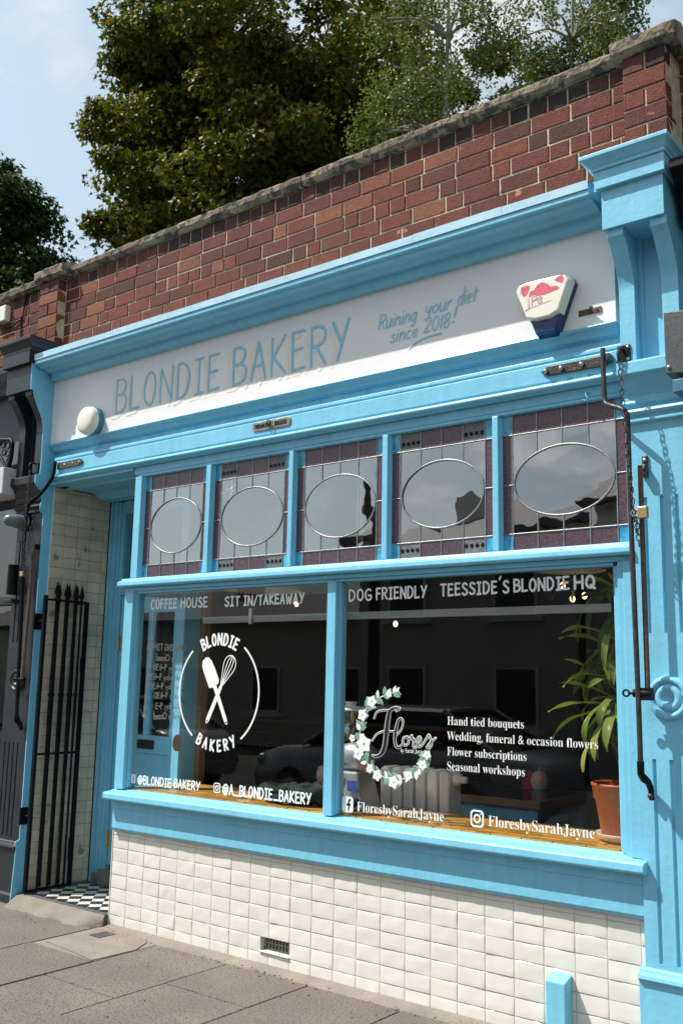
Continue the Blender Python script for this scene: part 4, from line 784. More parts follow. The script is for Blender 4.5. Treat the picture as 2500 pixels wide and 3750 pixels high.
# table
def table(x0, x1, y0, y1, zt, label, chairs=None):
    tb = thing('cafe_table', label, 'table', ((x0 + x1) / 2, (y0 + y1) / 2, .08))
    obj('table_top', MB().box(x0 + .02, x1 - .02, y0 + .02, y1 - .02, zt - .005, zt), SLATE, tb)
    e = MB(); e.box(x0, x1, y0, y0 + .0198, zt - .045, zt + .001); e.box(x0, x1, y1 - .0198, y1, zt - .045, zt + .001); e.box(x0, x0 + .0198, y0 + .02, y1 - .02, zt - .045, zt + .001); e.box(x1 - .0198, x1, y0 + .02, y1 - .02, zt - .045, zt + .001); e.box(x0 + .02, x1 - .02, y0 + .02, y1 - .02, zt - .04, zt - .0055); obj('table_edge', e, WOOD, tb, .002)
    f = MB(); f.box(x0 + .09, x1 - .09, y0 + .04, y0 + .06, zt - .15, zt - .046); f.box(x0 + .09, x1 - .09, y1 - .06, y1 - .04, zt - .15, zt - .046); f.box(x0 + .04, x0 + .06, y0 + .09, y1 - .09, zt - .15, zt - .046); f.box(x1 - .06, x1 - .04, y0 + .09, y1 - .09, zt - .15, zt - .046); obj('apron', f, TBLUE, tb)
    for lx in (x0 + .03, x1 - .09):
        for ly in (y0 + .03, y1 - .09): obj('leg', MB().box(lx, lx + .0598, ly, ly + .0598, .079, zt - .0465), TBLUE, tb)
    return tb
TBLUE = M('table_blue_paint', (.17, .44, .58), .45, .1, 6)
table(-3.56, -2.70, 1.37, 2.10, .80, 'blue cafe table with slate top behind the right window'); table(-4.55, -3.72, 1.0, 1.65, .80, 'blue cafe table behind the left window, partly hidden by the green scarf')
def sugar_pot(x, y, z, label):
    s = thing('sugar_pot', label, 'pot', (0, 0, 0), 'sugar pots on the cafe tables')
    obj('pot_body', MB().lathe([(.001, 0), (.036, 0), (.050, .018), (.058, .05), (.054, .078), (.044, .098), (.044, .103)], (0, 0, 0), n=24), PEACH, s)
    l_ = obj('lid', MB().lathe([(.047, .1005), (.047, .104), (.03, .114), (.008, .120), (.007, .1245)], (0, 0, 0), n=24), PEACH, s); obj('lid_knob', MB().lathe([(.006, .1245), (.011, .129), (.011, .137), (.004, .142), (.0005, .1425)], (0, 0, 0), n=14), M('knob_blue', (.03, .22, .33), .3, 0, 4), l_)
    obj('foot_ring', MB().lathe([(.030, .0002), (.040, .0002), (.044, .010), (.030, .010)], (0, 0, 0), n=20), TBLUE, s); s.location = (x, y, z); return s
sugar_pot(-4.185, 1.20, .802, 'peach sugar pot beside the pink rounded table number, left window'); sugar_pot(-3.005, 1.98, .802, 'peach sugar pot on the slate table in the right window')
def marker(x, y, z, w, h, ang, label):
    s = thing('table_number', label, 'table number', (0, 0, 0), 'pink table numbers'); s.rotation_euler.z = R(ang)
    pts = [(-w / 2, 0), (w / 2, 0)] + [(w / 2 * math.cos(R(a)), h - w / 2 + w / 2 * math.sin(R(a))) for a in range(0, 181, 15)]
    obj('number_plate', MB().py(pts, -.003, .003), PINK, s); obj('plate_foot', MB().box(-w / 2, w / 2, -.03, .03, -.0, .006), PINK, s, .001); s.location = (x, y, z); return s
m1 = marker(-4.09, 1.18, .802, .105, .13, 0, 'pink rounded table number in front of a sugar pot, left window')
m2 = marker(-3.075, 1.95, .802, .08, .13, 62, 'narrow pink table number 5 turned side on, right window')
nb = MB(); strokes(nb, '5', -.018, .035, .036, .06, .008, lambda x, z, k: (x, -.0045 - .0002 * k, z)); obj('numeral', nb, VINYL, m2)
# scarf, bone, plant, grinder, radiator
sc_ = MB(); random.seed(14)
for k in range(13):
    cx, cy = -3.53 + random.uniform(-.19, .19), .24 + random.uniform(-.05, .07); pts = []; n = random.randint(7, 10); a0 = random.uniform(0, 6.28); rad = random.uniform(.06, .15)
    for i in range(n):
        a = a0 + i * .75; pts.append((max(-3.84, min(-3.19, cx + rad * math.cos(a) * 1.5)), max(.135, min(.45, cy + rad * math.sin(a) * .8)), .826 + .012 * (k % 5) + random.uniform(0, .030)))
    P = catmull(pts, 6); rr_ = random.uniform(.020, .031); sc_.tube(P, [rr_ * (.75 + .35 * math.sin(i * .45 + k)) for i in range(len(P))], 9)
scf = obj('scarf', sc_, SCARF); tag(scf, 'crumpled dark green knitted scarf lying on the tiled window ledge', 'scarf')
dt = scf.modifiers.new('crumple', 'DISPLACE'); tx = bpy.data.textures.new('crumple', 'CLOUDS'); tx.noise_scale = .03; dt.texture = tx; dt.strength = .020; dt.mid_level = .5
bn = MB(); a_, b_ = Vector((-3.99, .20, .818)), Vector((-3.885, .175, .818)); bn.tube([a_, a_.lerp(b_, .2), a_.lerp(b_, .5), a_.lerp(b_, .8), b_], [.013, .010, .009, .010, .013], 10)
for e in (a_, b_): bn.ball((e.x, e.y - .009, e.z), .015, 6); bn.ball((e.x, e.y + .009, e.z), .015, 6)
tag(obj('dog_bone', bn, CREAMP), 'white bone-shaped dog chew lying on the ledge beside the scarf', 'dog chew')
pl = thing('potted_plant', 'leafy dracaena in a terracotta pot on a cream saucer, right window', 'plant', (-1.745, .30, .80)); cx, cy = -1.742, .30
obj('saucer', MB().lathe([(.001, .8015), (.095, .8015), (.105, .806), (.137, .838), (.134, .842), (.10, .812), (.001, .810)], (cx, cy, 0), n=40), SAUC, pl)
obj('pot', MB().lathe([(.001, .8125), (.100, .8125), (.106, .82), (.132, .982), (.140, .985), (.145, 1.040), (.150, 1.044), (.150, 1.053), (.142, 1.055), (.136, 1.050), (.133, 1.0)], (cx, cy, 0), n=40), TERRA, pl)
obj('soil', MB().lathe([(.001, 1.018), (.1335, 1.018)], (cx, cy, 0), n=24), M('potting_soil', (.03, .022, .016), 1, .3, 60, .5, 80), pl)
stm = MB(); stm.tube([(cx - .002, cy, 1.0), (cx + .004, cy + .004, 1.2), (cx - .004, cy, 1.45), (cx + .002, cy, 1.75), (cx, cy, 1.95)], [.016, .014, .013, .011, .008], 10)
for z in np.arange(1.03, 1.9, .022): stm.tube([(cx + .0145 * math.cos(a), cy + .0145 * math.sin(a), z) for a in np.linspace(0, 6.28, 13)[:-1]], .0012, 5, True)
obj('stem', stm, M('plant_stem', (.10, .115, .045), .6, .2, 30), pl)
def strap(mb, base, az, ln, wd, rise, droop, twist=0):
    n = 12; p = Vector(base); ang = R(rise); vs = []; d = ln / n
    for i in range(n + 1):
        t = i / n; w_ = wd * (max(.06, math.sin(math.pi * min(1, .12 + t * .86)) ** .7)) * (1 if t < .9 else (1 - t) * 9 + .1); s_ = Vector((-math.sin(az), math.cos(az), 0)); nv = Vector((math.cos(az) * -math.sin(ang), math.sin(az) * -math.sin(ang), math.cos(ang)))
        tw_ = twist * t; sd_ = s_ * math.cos(tw_) + nv * math.sin(tw_); up_ = nv * math.cos(tw_) - s_ * math.sin(tw_); wv = .006 * math.sin(t * 9 + az * 3)
        vs += [p - sd_ * w_ + up_ * (w_ * .35 + wv), p + up_ * 0, p + sd_ * w_ + up_ * (w_ * .35 - wv)]
        p = p + Vector((math.cos(az) * math.cos(ang), math.sin(az) * math.cos(ang), math.sin(ang))) * d; p.y = max(p.y, .10); ang -= R(droop) / n * (.5 + t)
    mb.add(vs, [(3 * i + j, 3 * i + 3 + j, 3 * i + 4 + j, 3 * i + 1 + j) for i in range(n) for j in (0, 1)], True)
pf = MB(); random.seed(17)
for zc, cnt, l0, rs in ((1.40, 20, .30, (25, -55)), (1.50, 12, .30, (60, 10)), (1.66, 12, .30, (45, -30)), (1.80, 12, .32, (50, -25)), (1.93, 12, .34, (55, -20))):
    for k in range(cnt):
        az = R(180) + R(random.uniform(-115, 115)) if random.random() < .8 else random.uniform(0, 6.28)
        strap(pf, (cx, cy, zc + random.uniform(-.03, .03)), az, l0 * random.uniform(.65, 1.1), random.uniform(.015, .024), random.uniform(*sorted(rs)), random.uniform(70, 150), random.uniform(-.7, .7))
for az, ln, rise, dr_p, z in ((200, .34, 12, 45, 1.38), (196, .30, 30, 35, 1.40), (188, .33, 48, 40, 1.42), (205, .36, 5, 75, 1.36), (215, .30, 35, 60, 1.62), (195, .30, 40, 80, 1.66), (235, .34, -20, 80, 1.34), (250, .32, -10, 110, 1.36), (270, .30, 0, 120, 1.37), (225, .30, 0, 140, 1.36)):
    strap(pf, (cx, cy, z), R(az), ln, .024, rise, dr_p, .25)
obj('leaves', pf, PLANT, pl)
gr = thing('coffee_grinder', 'silver coffee grinder with a bean hopper on the ledge behind the window mullion', 'grinder', (-3.30, .34, .80)); gx, gy = -3.315, .34
gb = MB(); gb.add([(gx - .065, gy - .09, .8025), (gx + .155, gy - .09, .8025), (gx + .155, gy + .09, .8025), (gx - .065, gy + .09, .8025), (gx - .03, gy - .07, 1.0), (gx + .10, gy - .07, 1.0), (gx + .10, gy + .08, 1.0), (gx - .03, gy + .08, 1.0)], [(0, 3, 2, 1), (4, 5, 6, 7), (0, 1, 5, 4), (1, 2, 6, 5), (2, 3, 7, 6), (3, 0, 4, 7)]); obj('grinder_body', gb, M('silver_paint', (.40, .41, .42), .3, .08, 10, metal=.5), gr, .012)
gh = MB(); gh.lathe([(.001, -.10), (.045, -.10), (.052, -.092), (.052, -.04), (.075, -.03), (.082, .0), (.082, .10), (.074, .112), (.001, .112)], (gx + .01, gy, 1.075), 'x', 28); obj('grinder_head', gh, MATS['silver_paint'], gr)
gho = obj('hopper', MB().lathe([(.040, 1.15), (.042, 1.165), (.048, 1.17), (.085, 1.315), (.087, 1.318), (.084, 1.318), (.046, 1.172)], (gx, gy, 0), n=30), glass('smoked_hopper', 1.2, 0, 3, (.80, .76, .72), .10), gr)
obj('hopper_lid', MB().lathe([(.089, 1.3185), (.090, 1.328), (.05, 1.342), (.030, 1.346), (.030, 1.356), (.036, 1.360), (.034, 1.366), (.001, 1.367)], (gx, gy, 0), n=30), CREAMP, gr); obj('hopper_collar', MB().lathe([(.034, 1.14), (.046, 1.142), (.046, 1.166), (.030, 1.168)], (gx, gy, 0), n=24), BLACK, gr); obj('beans', MB().lathe([(.001, 1.172), (.042, 1.172), (.062, 1.235), (.001, 1.245)], (gx, gy, 0), n=24), M('coffee_beans', (.30, .25, .21), .7, .4, 90, .6, 140), gr)
st2 = MB(); st2.box(gx + .055, gx + .125, gy - .0945, gy - .0925, .90, .955); obj('sticker', st2, M('blue_sticker', (.03, .07, .30), .5, .5, 60), gr).rotation_euler = (0, 0, 0)
obj('sticker', MB().box(gx - .025, gx + .02, gy - .086, gy - .084, .935, .985), VINYL, gr); obj('switch', MB().lathe([(.02, -.006), (.018, .006), (.001, .008)], (gx + .0, gy - .090, .865), 'y', 14), BLACK, gr)
rd_ = thing('radiator', 'pale column radiator behind the ledge, right window', 'radiator', (-3.05, .68, .08)); ra = MB()
for k in range(6):
    x = -3.27 + .078 * k; pts = [(x - .031, .10), (x + .031, .10)] + [(x + .031 * math.cos(R(a)), .985 + .025 * math.sin(R(a))) for a in range(0, 181, 20)]; ra.py(pts, .60, .74)
obj('radiator_column', ra, RADI, rd_, .014); obj('radiator_valve', MB().lathe([(.001, 0), (.030, 0), (.034, .008), (.034, .035), (.02, .04), (.018, .075), (.001, .076)], (-2.845, .66, .965), 'x', 18), RADI, rd_)
# pendant lamps and bulbs
def pendant(x, y, z, r_, label):
    p = thing('pendant_lamp', label, 'lamp', (0, 0, 0), 'cream pendant lamps inside the windows'); obj('lamp_shade', MB().lathe([(r_, 0), (r_ * .97, .012), (r_ * .6, .09), (.05, .14), (.02, .16)], (0, 0, 0), n=36), SHADE, p); obj('lamp_cord', MB().tube([(0, 0, .155), (0, 0, 2.9 - z)], .004, 6), BLACK, p); obj('diffuser', MB().lathe([(.001, -.004), (r_ * .93, .006)], (0, 0, 0), n=36), CREAMP, p); p.location = (x, y, z)
pendant(-4.47, .85, 2.068, .262, 'cream pendant lamp at the top of the left window'); pendant(-2.25, .85, 2.088, .20, 'cream pendant lamp at the top of the right window')
for x, y, z, lb in ((-4.73, 1.5, 2.036, 'glowing bulb behind the word TAKEAWAY'), (-3.83, 1.5, 1.87, 'glowing bulb below DOG FRIENDLY in the right window'), (-2.588, 1.5, 2.08, 'glowing bulb behind the word BLONDIE'), (-2.526, 1.5, 1.996, 'glowing bulb below BLONDIE HQ, the left of two'), (-2.448, 1.5, 2.012, 'glowing bulb below BLONDIE HQ, beside the plant leaves')):
    b = thing('light_bulb', lb, 'bulb', (0, 0, 0), 'bare glowing bulbs'); obj('bulb', MB().ball((0, 0, 0), .016, 8, (1, 1, 1.3)), BULB, b); obj('lamp_cord', MB().tube([(0, 0, .029), (0, 0, .065), (0, 0, .06 + .001), (0, 0, 2.9 - z)], .004, 6), BLACK, b); b.location = (x, y, z)

# ---------------------------------------------------------------- things fixed to the front
al = thing('alarm_box', 'wedge-shaped alarm box, cream lid with faded red print over a dark blue base', 'alarm box', (-1.93, 0, 3.2))
def tap(front, back, y0, y1):
    n = len(front); return MB().add([(p[0], y0, p[1]) for p in front] + [(p[0], y1, p[1]) for p in back], [tuple(range(n)), tuple(range(2 * n - 1, n - 1, -1))] + [(i, (i + 1) % n, (i + 1) % n + n, i + n) for i in range(n)])
def grow(pts, d): cx = sum(p[0] for p in pts) / len(pts); cz = sum(p[1] for p in pts) / len(pts); return [(cx + (p[0] - cx) * (1 + d), cz + (p[1] - cz) * (1 + d)) for p in pts]
fo = [(-2.040, 3.338), (-2.052, 3.312), (-1.965, 3.085), (-1.868, 3.083), (-1.782, 3.306), (-1.795, 3.332), (-1.83, 3.342), (-2.0, 3.345)]
obj('alarm_base', tap(grow(fo, -.03), grow(fo, .06), -.062, -.001), ALARMB, al, .004)
lid = [(-2.046, 3.341), (-2.060, 3.312), (-2.003, 3.162), (-1.955, 3.146), (-1.88, 3.146), (-1.832, 3.165), (-1.776, 3.310), (-1.792, 3.338), (-1.83, 3.347), (-2.0, 3.350)]
ld_ = obj('alarm_lid', tap(grow(lid, -.07), grow(lid, .015), -.088, -.030), CREAMP, al, .006)
rp = MB(); ry = lambda p, k: (p[0], -.0886 - .0003 * k, p[1])
for k, poly in enumerate(([(-2.022, 3.325), (-2.026, 3.300), (-2.008, 3.272), (-1.99, 3.285), (-1.975, 3.318), (-1.99, 3.328)], [(-1.985, 3.268), (-1.978, 3.292), (-1.955, 3.296), (-1.94, 3.316), (-1.915, 3.325), (-1.888, 3.310), (-1.872, 3.292), (-1.84, 3.290), (-1.828, 3.274), (-1.90, 3.262)], [(-1.815, 3.298), (-1.838, 3.310), (-1.852, 3.320), (-1.83, 3.335), (-1.812, 3.335), (-1.806, 3.318)])):
    rp.add([ry(p, k) for p in poly], [tuple(range(len(poly)))])
obj('faded_print', rp, REDINK, ld_); rl = MB()
strokes(rl, 'P', -1.968, 3.226, .022, .042, .007, lambda x, z, k: (x, -.0892 - .0002 * k, z)); strokes(rl, 'e', -1.94, 3.228, .024, .05, .006, lambda x, z, k: (x, -.0892 - .0002 * k, z), small=True)
ribbon(rl, [(-1.985, 3.212), (-1.93, 3.218), (-1.87, 3.226)], .003, lambda x, z, k: (x, -.0890, z), 0); ribbon(rl, [(-1.988, 3.26), (-1.984, 3.215), (-2.0, 3.205)], .008, lambda x, z, k: (x, -.0890, z), 0)
obj('faded_print', rl, M('pink_ghost_print', (.66, .36, .38), .6, .3, 60), ld_)
dm = thing('dome_siren', 'round cream dome siren with blue rim at the left end of the white board', 'siren', (-5.345, 0, 3.185)); dc = (-5.290, 0, 3.180)
obj('siren_base', MB().lathe([(.098, .0012), (.098, .040), (.090, .044), (.001, .044)], dc, 'y', 40), M('siren_rim_blue', (.05, .20, .34), .4, .1, 9), dm); obj('siren_dome', MB().lathe([(.0975, .0442), (.099, .052), (.096, .058), (.0955, .066), (.090, .082), (.070, .092), (.04, .096), (.001, .097)], dc, 'y', 40), CREAMP, dm)
sb = thing('junction_box', 'small white box with a cable on the brick parapet, far left', 'box', (-6.66, .10, 4.29)); obj('box_body', MB().box(-6.735, -6.575, .045, .1, 4.215, 4.345), CREAMP, sb, .008); obj('cable', MB().tube([(-6.68, .075, 4.215), (-6.66, .07, 4.17), (-6.55, .085, 4.16), (-6.40, .09, 4.20), (-6.36, .088, 4.4), (-6.36, .05, 4.46)], .006, 6), BLACK, sb); obj('cable', MB().tube([(-6.42, .092, 4.22), (-6.39, .092, 3.95), (-6.40, .09, 3.75)], .006, 6), BLACK, sb)
hk = []
for k, x in enumerate((-5.62, -5.30, -5.00, -4.675, -4.345, -4.015, -3.685, -3.355, -3.025, -2.695, -2.365, -2.035)):
    m = MB(); m.tube([(.012 * math.cos(a), -.006 - .010, .012 * math.sin(a)) for a in np.linspace(-1.2, 4.6, 12)], .0022, 6); m.tube([(0, 0, .012), (0, -.016, .012)], .0022, 6)
    if k == 0: h0 = obj('screw_hook', m, BLUE, SHOP); h = h0
    else: h = h0.copy(); COL.objects.link(h)
    h.location = Vector((x, .05, 3.012)) - SHOP.location
m = MB(); m.tube([(-1.752, .028, 2.79), (-1.752, .0, 2.79), (-1.752, -.004, 2.775), (-1.740, -.004, 2.760), (-1.752, -.004, 2.746), (-1.766, -.004, 2.755)], .003, 6); part('screw_hook', m, BLUE)
rl_ = MB(); rl_.px([(-.001, 3.152), (-.006, 3.152), (-.006, 3.178), (-.001, 3.178)], -1.775, -1.665); rl_.tube([(-1.72, -.007, 3.165), (-1.705, -.03, 3.168), (-1.698, -.035, 3.172)], .008, 6); rl_.lathe([(.006, 0), (.001, .008)], (-1.685, -.006, 3.165), 'y', 8); part('rusty_latch', rl_, RUST, .001)
# central name plate with ring
np_ = thing('name_plate', 'small worn metal name plate with an iron ring, middle of the blue beam', 'plate', (-3.65, -.01, 2.92)); ends = [(-3.80, 2.905), (-3.788, 2.893), (-3.522, 2.893), (-3.508, 2.907), (-3.508, 2.935), (-3.522, 2.947), (-3.788, 2.947), (-3.80, 2.935)]
pb = obj('plate_body', MB().py(ends, -.0165, -.0105), M('pewter', (.28, .25, .22), .45, .3, 30, .2, 90, metal=.6), np_, .002); yy = plane_y(-.0166)
t = MB(); strokes(t, 'IORDAN', -3.78, 2.909, .072, .022, .0045, yy, .3); strokes(t, 'BAR', -3.698, 2.909, .03, .022, .0045, yy, .3); strokes(t, 'NEWCASTLE', -3.625, 2.909, .088, .022, .0045, yy, .3); obj('plate_lettering', t, BLACK, pb)
obj('ring', MB().tube([(-3.665 + .014 * math.cos(a), -.03, 2.922 + .019 * math.sin(a)) for a in np.linspace(0, 6.28, 17)[:-1]], .004, 6, True), IRON, np_); obj('ring_stud', MB().tube([(-3.665, -.012, 2.941), (-3.665, -.032, 2.941)], .005, 6), IRON, np_)
# awning arms and rods
aw = thing('awning_bracket', 'worn iron awning arm on a pointed bolt plate at the right end of the beam', 'awning bracket', (-1.66, -.03, 2.9))
bpp = obj('bolt_plate', MB().py([(-1.962, 2.915), (-1.93, 2.936), (-1.64, 2.936), (-1.64, 2.890), (-1.93, 2.893)], -.022, -.0105), IRON, aw, .002)
for x in (-1.932, -1.855, -1.755): obj('bolt', MB().lathe([(.001, .020), (.009, .019), (.011, .010), (.011, 0)], (x, -.0222, 2.913), 'y', 12), STEEL, bpp)
obj('bracket_arm', MB().tube(catmull([(-1.640, -.062, 2.955), (-1.640, -.062, 2.86), (-1.638, -.062, 2.76), (-1.634, -.065, 2.705), (-1.60, -.085, 2.680), (-1.55, -.105, 2.655), (-1.525, -.11, 2.63), (-1.518, -.11, 2.58), (-1.518, -.11, 2.2), (-1.515, -.108, 1.80), (-1.512, -.106, 1.40), (-1.512, -.105, 1.12)], 8), .0112, 10), IRON, aw); obj('plate_tab', MB().box(-1.6395, -1.612, -.064, -.012, 2.898, 2.93), IRON, aw, .002)
obj('arm_socket', MB().tube([(-1.512, -.105, 1.185), (-1.512, -.105, 1.135), (-1.504, -.09, 1.115), (-1.500, -.06, 1.10), (-1.499, -.035, 1.07), (-1.499, -.03, 1.03)], [.015, .015, .017, .014, .013, .011], 10), BLACK, aw); obj('socket_screw', MB().lathe([(.001, .012), (.010, .011), (.012, 0)], (-1.499, -.040, 1.045), 'y', 12), IRON, aw)
ro = thing('awning_rod', 'rusty iron awning rod held by a clamp on the right blue pilaster', 'rod', (-1.49, -.08, 1.4)); obj('rod', MB().tube([(-1.484, -.075, 2.40), (-1.482, -.08, 1.9), (-1.480, -.085, 1.44)], .0112, 10), RUST, ro)
cb = MB(); cb.box(-1.497, -1.469, -.052, -.0145, 2.36, 2.41); cb.box(-1.497, -1.469, -.024, -.0148, 2.4102, 2.455); obj('top_bracket', cb, IRON, ro, .006)
for z in (2.395, 2.435): obj('bracket_screw', MB().lathe([(.001, .005), (.008, .004), (.009, 0)], (-1.483, -.0525 if z < 2.4 else -.0245, z), 'y', 10), STEEL, ro)
cm_ = MB(); cm_.tube([(-1.535, -.10, 1.452), (-1.465, -.095, 1.452)], .016, 8); cm_.box(-1.505, -1.462, -.108, -.066, 1.425, 1.475); cm_.tube([(-1.565 + .013 * math.cos(a), -.10, 1.452 + .013 * math.sin(a)) for a in np.linspace(0, 6.28, 13)[:-1]], .0045, 6, True); cm_.tube([(-1.553, -.10, 1.452), (-1.53, -.10, 1.452)], .006, 6); obj('clamp', cm_, BLACK, ro)
def chain_mesh(pts, ln=.030, w=.0085, r=.0026):
    mb = MB(); P = [Vector(p) for p in pts]; d = [0]
    for a, b in zip(P[:-1], P[1:]): d.append(d[-1] + (b - a).length)
    def at(s):
        for i in range(len(P) - 1):
            if s <= d[i + 1]: return P[i].lerp(P[i + 1], (s - d[i]) / max(1e-6, d[i + 1] - d[i]))
        return P[-1]
    s = 0; k = 0; step = ln * .80
    while s + ln < d[-1]:
        c = at(s + ln / 2); t = (at(s + ln) - at(s)).normalized(); a = Vector((1, 0, 0)) if k % 2 == 0 else Vector((.45, -.9, 0)); a = (a - t * a.dot(t)).normalized()
        mb.tube([c + t * (ln / 2 * math.sin(q)) + a * (w * math.cos(q)) for q in np.linspace(0, 2 * math.pi, 11)[:-1]], r, 5, True); s += step; k += 1
    return mb
chn = thing('hanging_chain', 'iron chain hanging from a square hook plate on the blue pilaster', 'chain', (-1.54, -.08, 2.9))
obj('hook_plate', MB().box(-1.572, -1.512, -.072, -.0635, 2.868, 2.948), BLACK, chn, .004)
for x, z in ((-1.522, 2.936), (-1.522, 2.882)): obj('plate_screw', MB().lathe([(.001, .004), (.007, .003), (.008, 0)], (x, -.0725, z), 'y', 10), STEEL, chn)
obj('hook', MB().tube(catmull([(-1.545, -.07, 2.93), (-1.548, -.10, 2.925), (-1.548, -.118, 2.90), (-1.548, -.112, 2.875), (-1.548, -.098, 2.872), (-1.548, -.095, 2.885)], 5), .007, 8), IRON, chn)
obj('chain', chain_mesh([(-1.548, -.110, 2.876), (-1.522, -.135, 2.60), (-1.506, -.135, 2.35), (-1.498, -.120, 2.16), (-1.494, -.112, 2.10)]), IRON, chn)
obj('chain', chain_mesh([(-1.494, -.11, 2.20), (-1.491, -.105, 2.10), (-1.486, -.105, 2.03)]), RUST, chn)
pk = thing('padlock', 'small brass padlock on the chain beside the leaded light', 'padlock', (-1.46, -.10, 2.19)); obj('padlock_body', MB().box(-1.482, -1.440, -.135, -.110, 2.165, 2.215), BRASS, pk, .004); obj('shackle', MB().tube([(-1.482, -.122, 2.178), (-1.505, -.122, 2.178), (-1.512, -.122, 2.190), (-1.505, -.122, 2.202), (-1.482, -.122, 2.202)], .004, 6), STEEL, pk)
# left hand set, mirrored
aw2 = thing('awning_bracket', 'black iron awning arm on a bolt plate at the doorway end of the beam', 'awning bracket', (-5.65, -.03, 2.9))
bp2 = obj('bolt_plate', MB().py([(-5.375, 2.918), (-5.40, 2.940), (-5.655, 2.940), (-5.655, 2.892), (-5.40, 2.896)], -.022, -.0105), M('dark_worn_plate', (.06, .055, .052), .5, .3, 25, .2, 90), aw2, .002)
for x in (-5.41, -5.48, -5.57): obj('bolt', MB().lathe([(.001, .006), (.006, .005), (.007, 0)], (x, -.0222, 2.917), 'y', 10), BRASS, bp2)
obj('bracket_arm', MB().tube(catmull([(-5.66, -.035, 2.945), (-5.665, -.04, 2.86), (-5.69, -.05, 2.80), (-5.76, -.07, 2.72), (-5.85, -.085, 2.66), (-5.875, -.09, 2.60), (-5.89, -.085, 2.45), (-5.895, -.075, 2.25), (-5.875, -.07, 1.9), (-5.855, -.07, 1.44), (-5.84, -.07, 1.18)], 8), .013, 10), BLACK, aw2)
obj('arm_socket', MB().tube([(-5.84, -.07, 1.20), (-5.838, -.065, 1.17), (-5.834, -.045, 1.15), (-5.83, -.03, 1.11)], [.018, .02, .017, .014], 10), BLACK, aw2)
ro2 = thing('awning_rod', 'rusty brown iron rod on the dark grey pilaster beside the doorway', 'rod', (-5.83, -.06, 1.8)); obj('rod', MB().tube([(-5.815, -.05, 2.36), (-5.82, -.055, 1.9), (-5.825, -.06, 1.44)], .012, 10), RUST, ro2); c2 = MB(); c2.box(-5.826, -5.797, -.05, -.0145, 2.34, 2.375); obj('top_bracket', c2, BLACK, ro2, .004); c3 = MB(); c3.tube([(-5.87, -.07, 1.445), (-5.80, -.06, 1.445)], .014, 8); c3.ball((-5.875, -.07, 1.445), .018, 6); obj('clamp', c3, BLACK, ro2)
ch2 = thing('hanging_chain', 'iron chain with a brass lock hanging on the dark grey pilaster', 'chain', (-5.84, -.1, 2.8)); obj('hook_plate', MB().box(-5.875, -5.81, -.072, -.064, 2.88, 2.96), DARK, ch2, .004); obj('hook', MB().tube(catmull([(-5.845, -.07, 2.95), (-5.848, -.10, 2.945), (-5.848, -.115, 2.92), (-5.848, -.105, 2.90)], 5), .007, 8), BLACK, ch2)
obj('chain', chain_mesh([(-5.848, -.108, 2.91), (-5.852, -.11, 2.65), (-5.858, -.105, 2.42), (-5.848, -.10, 2.20), (-5.838, -.098, 2.17), (-5.828, -.10, 2.22), (-5.815, -.095, 2.45), (-5.80, -.06, 2.63)]), IRON, ch2); obj('lock', MB().box(-5.868, -5.832, -.115, -.095, 2.145, 2.18), BRASS, ch2, .003)
# security gate folded against the tiled wall
gt = thing('security_gate', 'black iron folding security gate with spear tops against the tiled doorway wall', 'gate', (-5.72, .18, .06)); gf = MB(); GX = -5.715
gf.box(GX - .012, GX + .012, -.006, .018, .07, 2.02); gf.box(GX - .012, GX + .012, .340, .364, .07, 1.995); gf.box(GX - .008, GX + .008, .0182, .3398, .07, .085); gf.box(GX - .008, GX + .008, .0182, .3398, 1.985, 2.0); gf.box(GX - .008, GX + .008, .0182, .3398, .945, .960)
obj('gate_frame', gf, BLACK, gt)
def spear(x, y, zt):
    m = MB(); m.lathe([(.008, .0855), (.008, .90), (.012, 1.27), (.010, 1.33), (.018, 1.345), (.010, 1.36), (.011, 1.40), (.008, 1.6), (.008, zt - .14), (.018, zt - .135), (.018, zt - .12), (.008, zt - .115), (.010, zt - .10), (.019, zt - .085), (.006, zt - .02), (.0005, zt)], (x, y, 0), n=10); return m
for x, y, zt in ((GX, .095, 2.127), (GX, .175, 2.12), (GX - .03, .135, 2.12), (GX, .250, 2.117), (GX - .03, .215, 2.117), (GX, .305, 2.112), (GX - .03, .285, 2.11)): obj('bar', spear(x, y, zt), BLACK, gt)
[obj('latch', MB().box(GX + .0122, GX + .02, .315, .339, za, zb), BLACK, gt) for za, zb in ((1.50, 1.60), (.25, .38))]
for z in (1.84, .55): obj('gate_hinge', MB().box(-5.786, -5.776, -.03, .04, z - .055, z + .055).tube([(-5.775, .0, z), (-5.725, .0, z)], .010, 8), BLACK, gt)
# ---------------------------------------------------------------- neighbour on the left (dark grey) and on the right (black)
NB = thing('grey_shopfront', 'dark grey painted shopfront with fluted pilaster at the left edge', 'shop', (-6.6, 0, 0))
pilaster(NB, DARK, -6.085, -5.7945, 3.455, 3.645, 3.735, 3.832, (-6.135, -5.735), [-6.035, -5.985, -5.935, -5.885], False)
npart = lambda nm, mb, mat, bv=0: obj(nm, mb, mat, NB, bv)
npart('fascia', MB().box(-9.5, -6.09, .05, .12, 3.02, 3.55), M('dark_grey_plaster', (.085, .095, .105), .7, .12, 8, .9, 9))
npart('cornice', MB().px([(.14, 3.74), (-.15, 3.70), (-.15, 3.655), (-.10, 3.63), (-.03, 3.60), (-.02, 3.552), (.14, 3.552)], -9.5, -6.13), DARK, .004)
npart('window_rail', MB().box(-9.5, -6.09, .02, .10, 1.97, 2.03), DARK, .004); npart('window_head', MB().box(-9.5, -6.09, .03, .10, 2.74, 2.84), DARK, .004); npart('stall_riser', MB().box(-9.5, -6.09, .02, .10, .0, .62), DARK, .004)
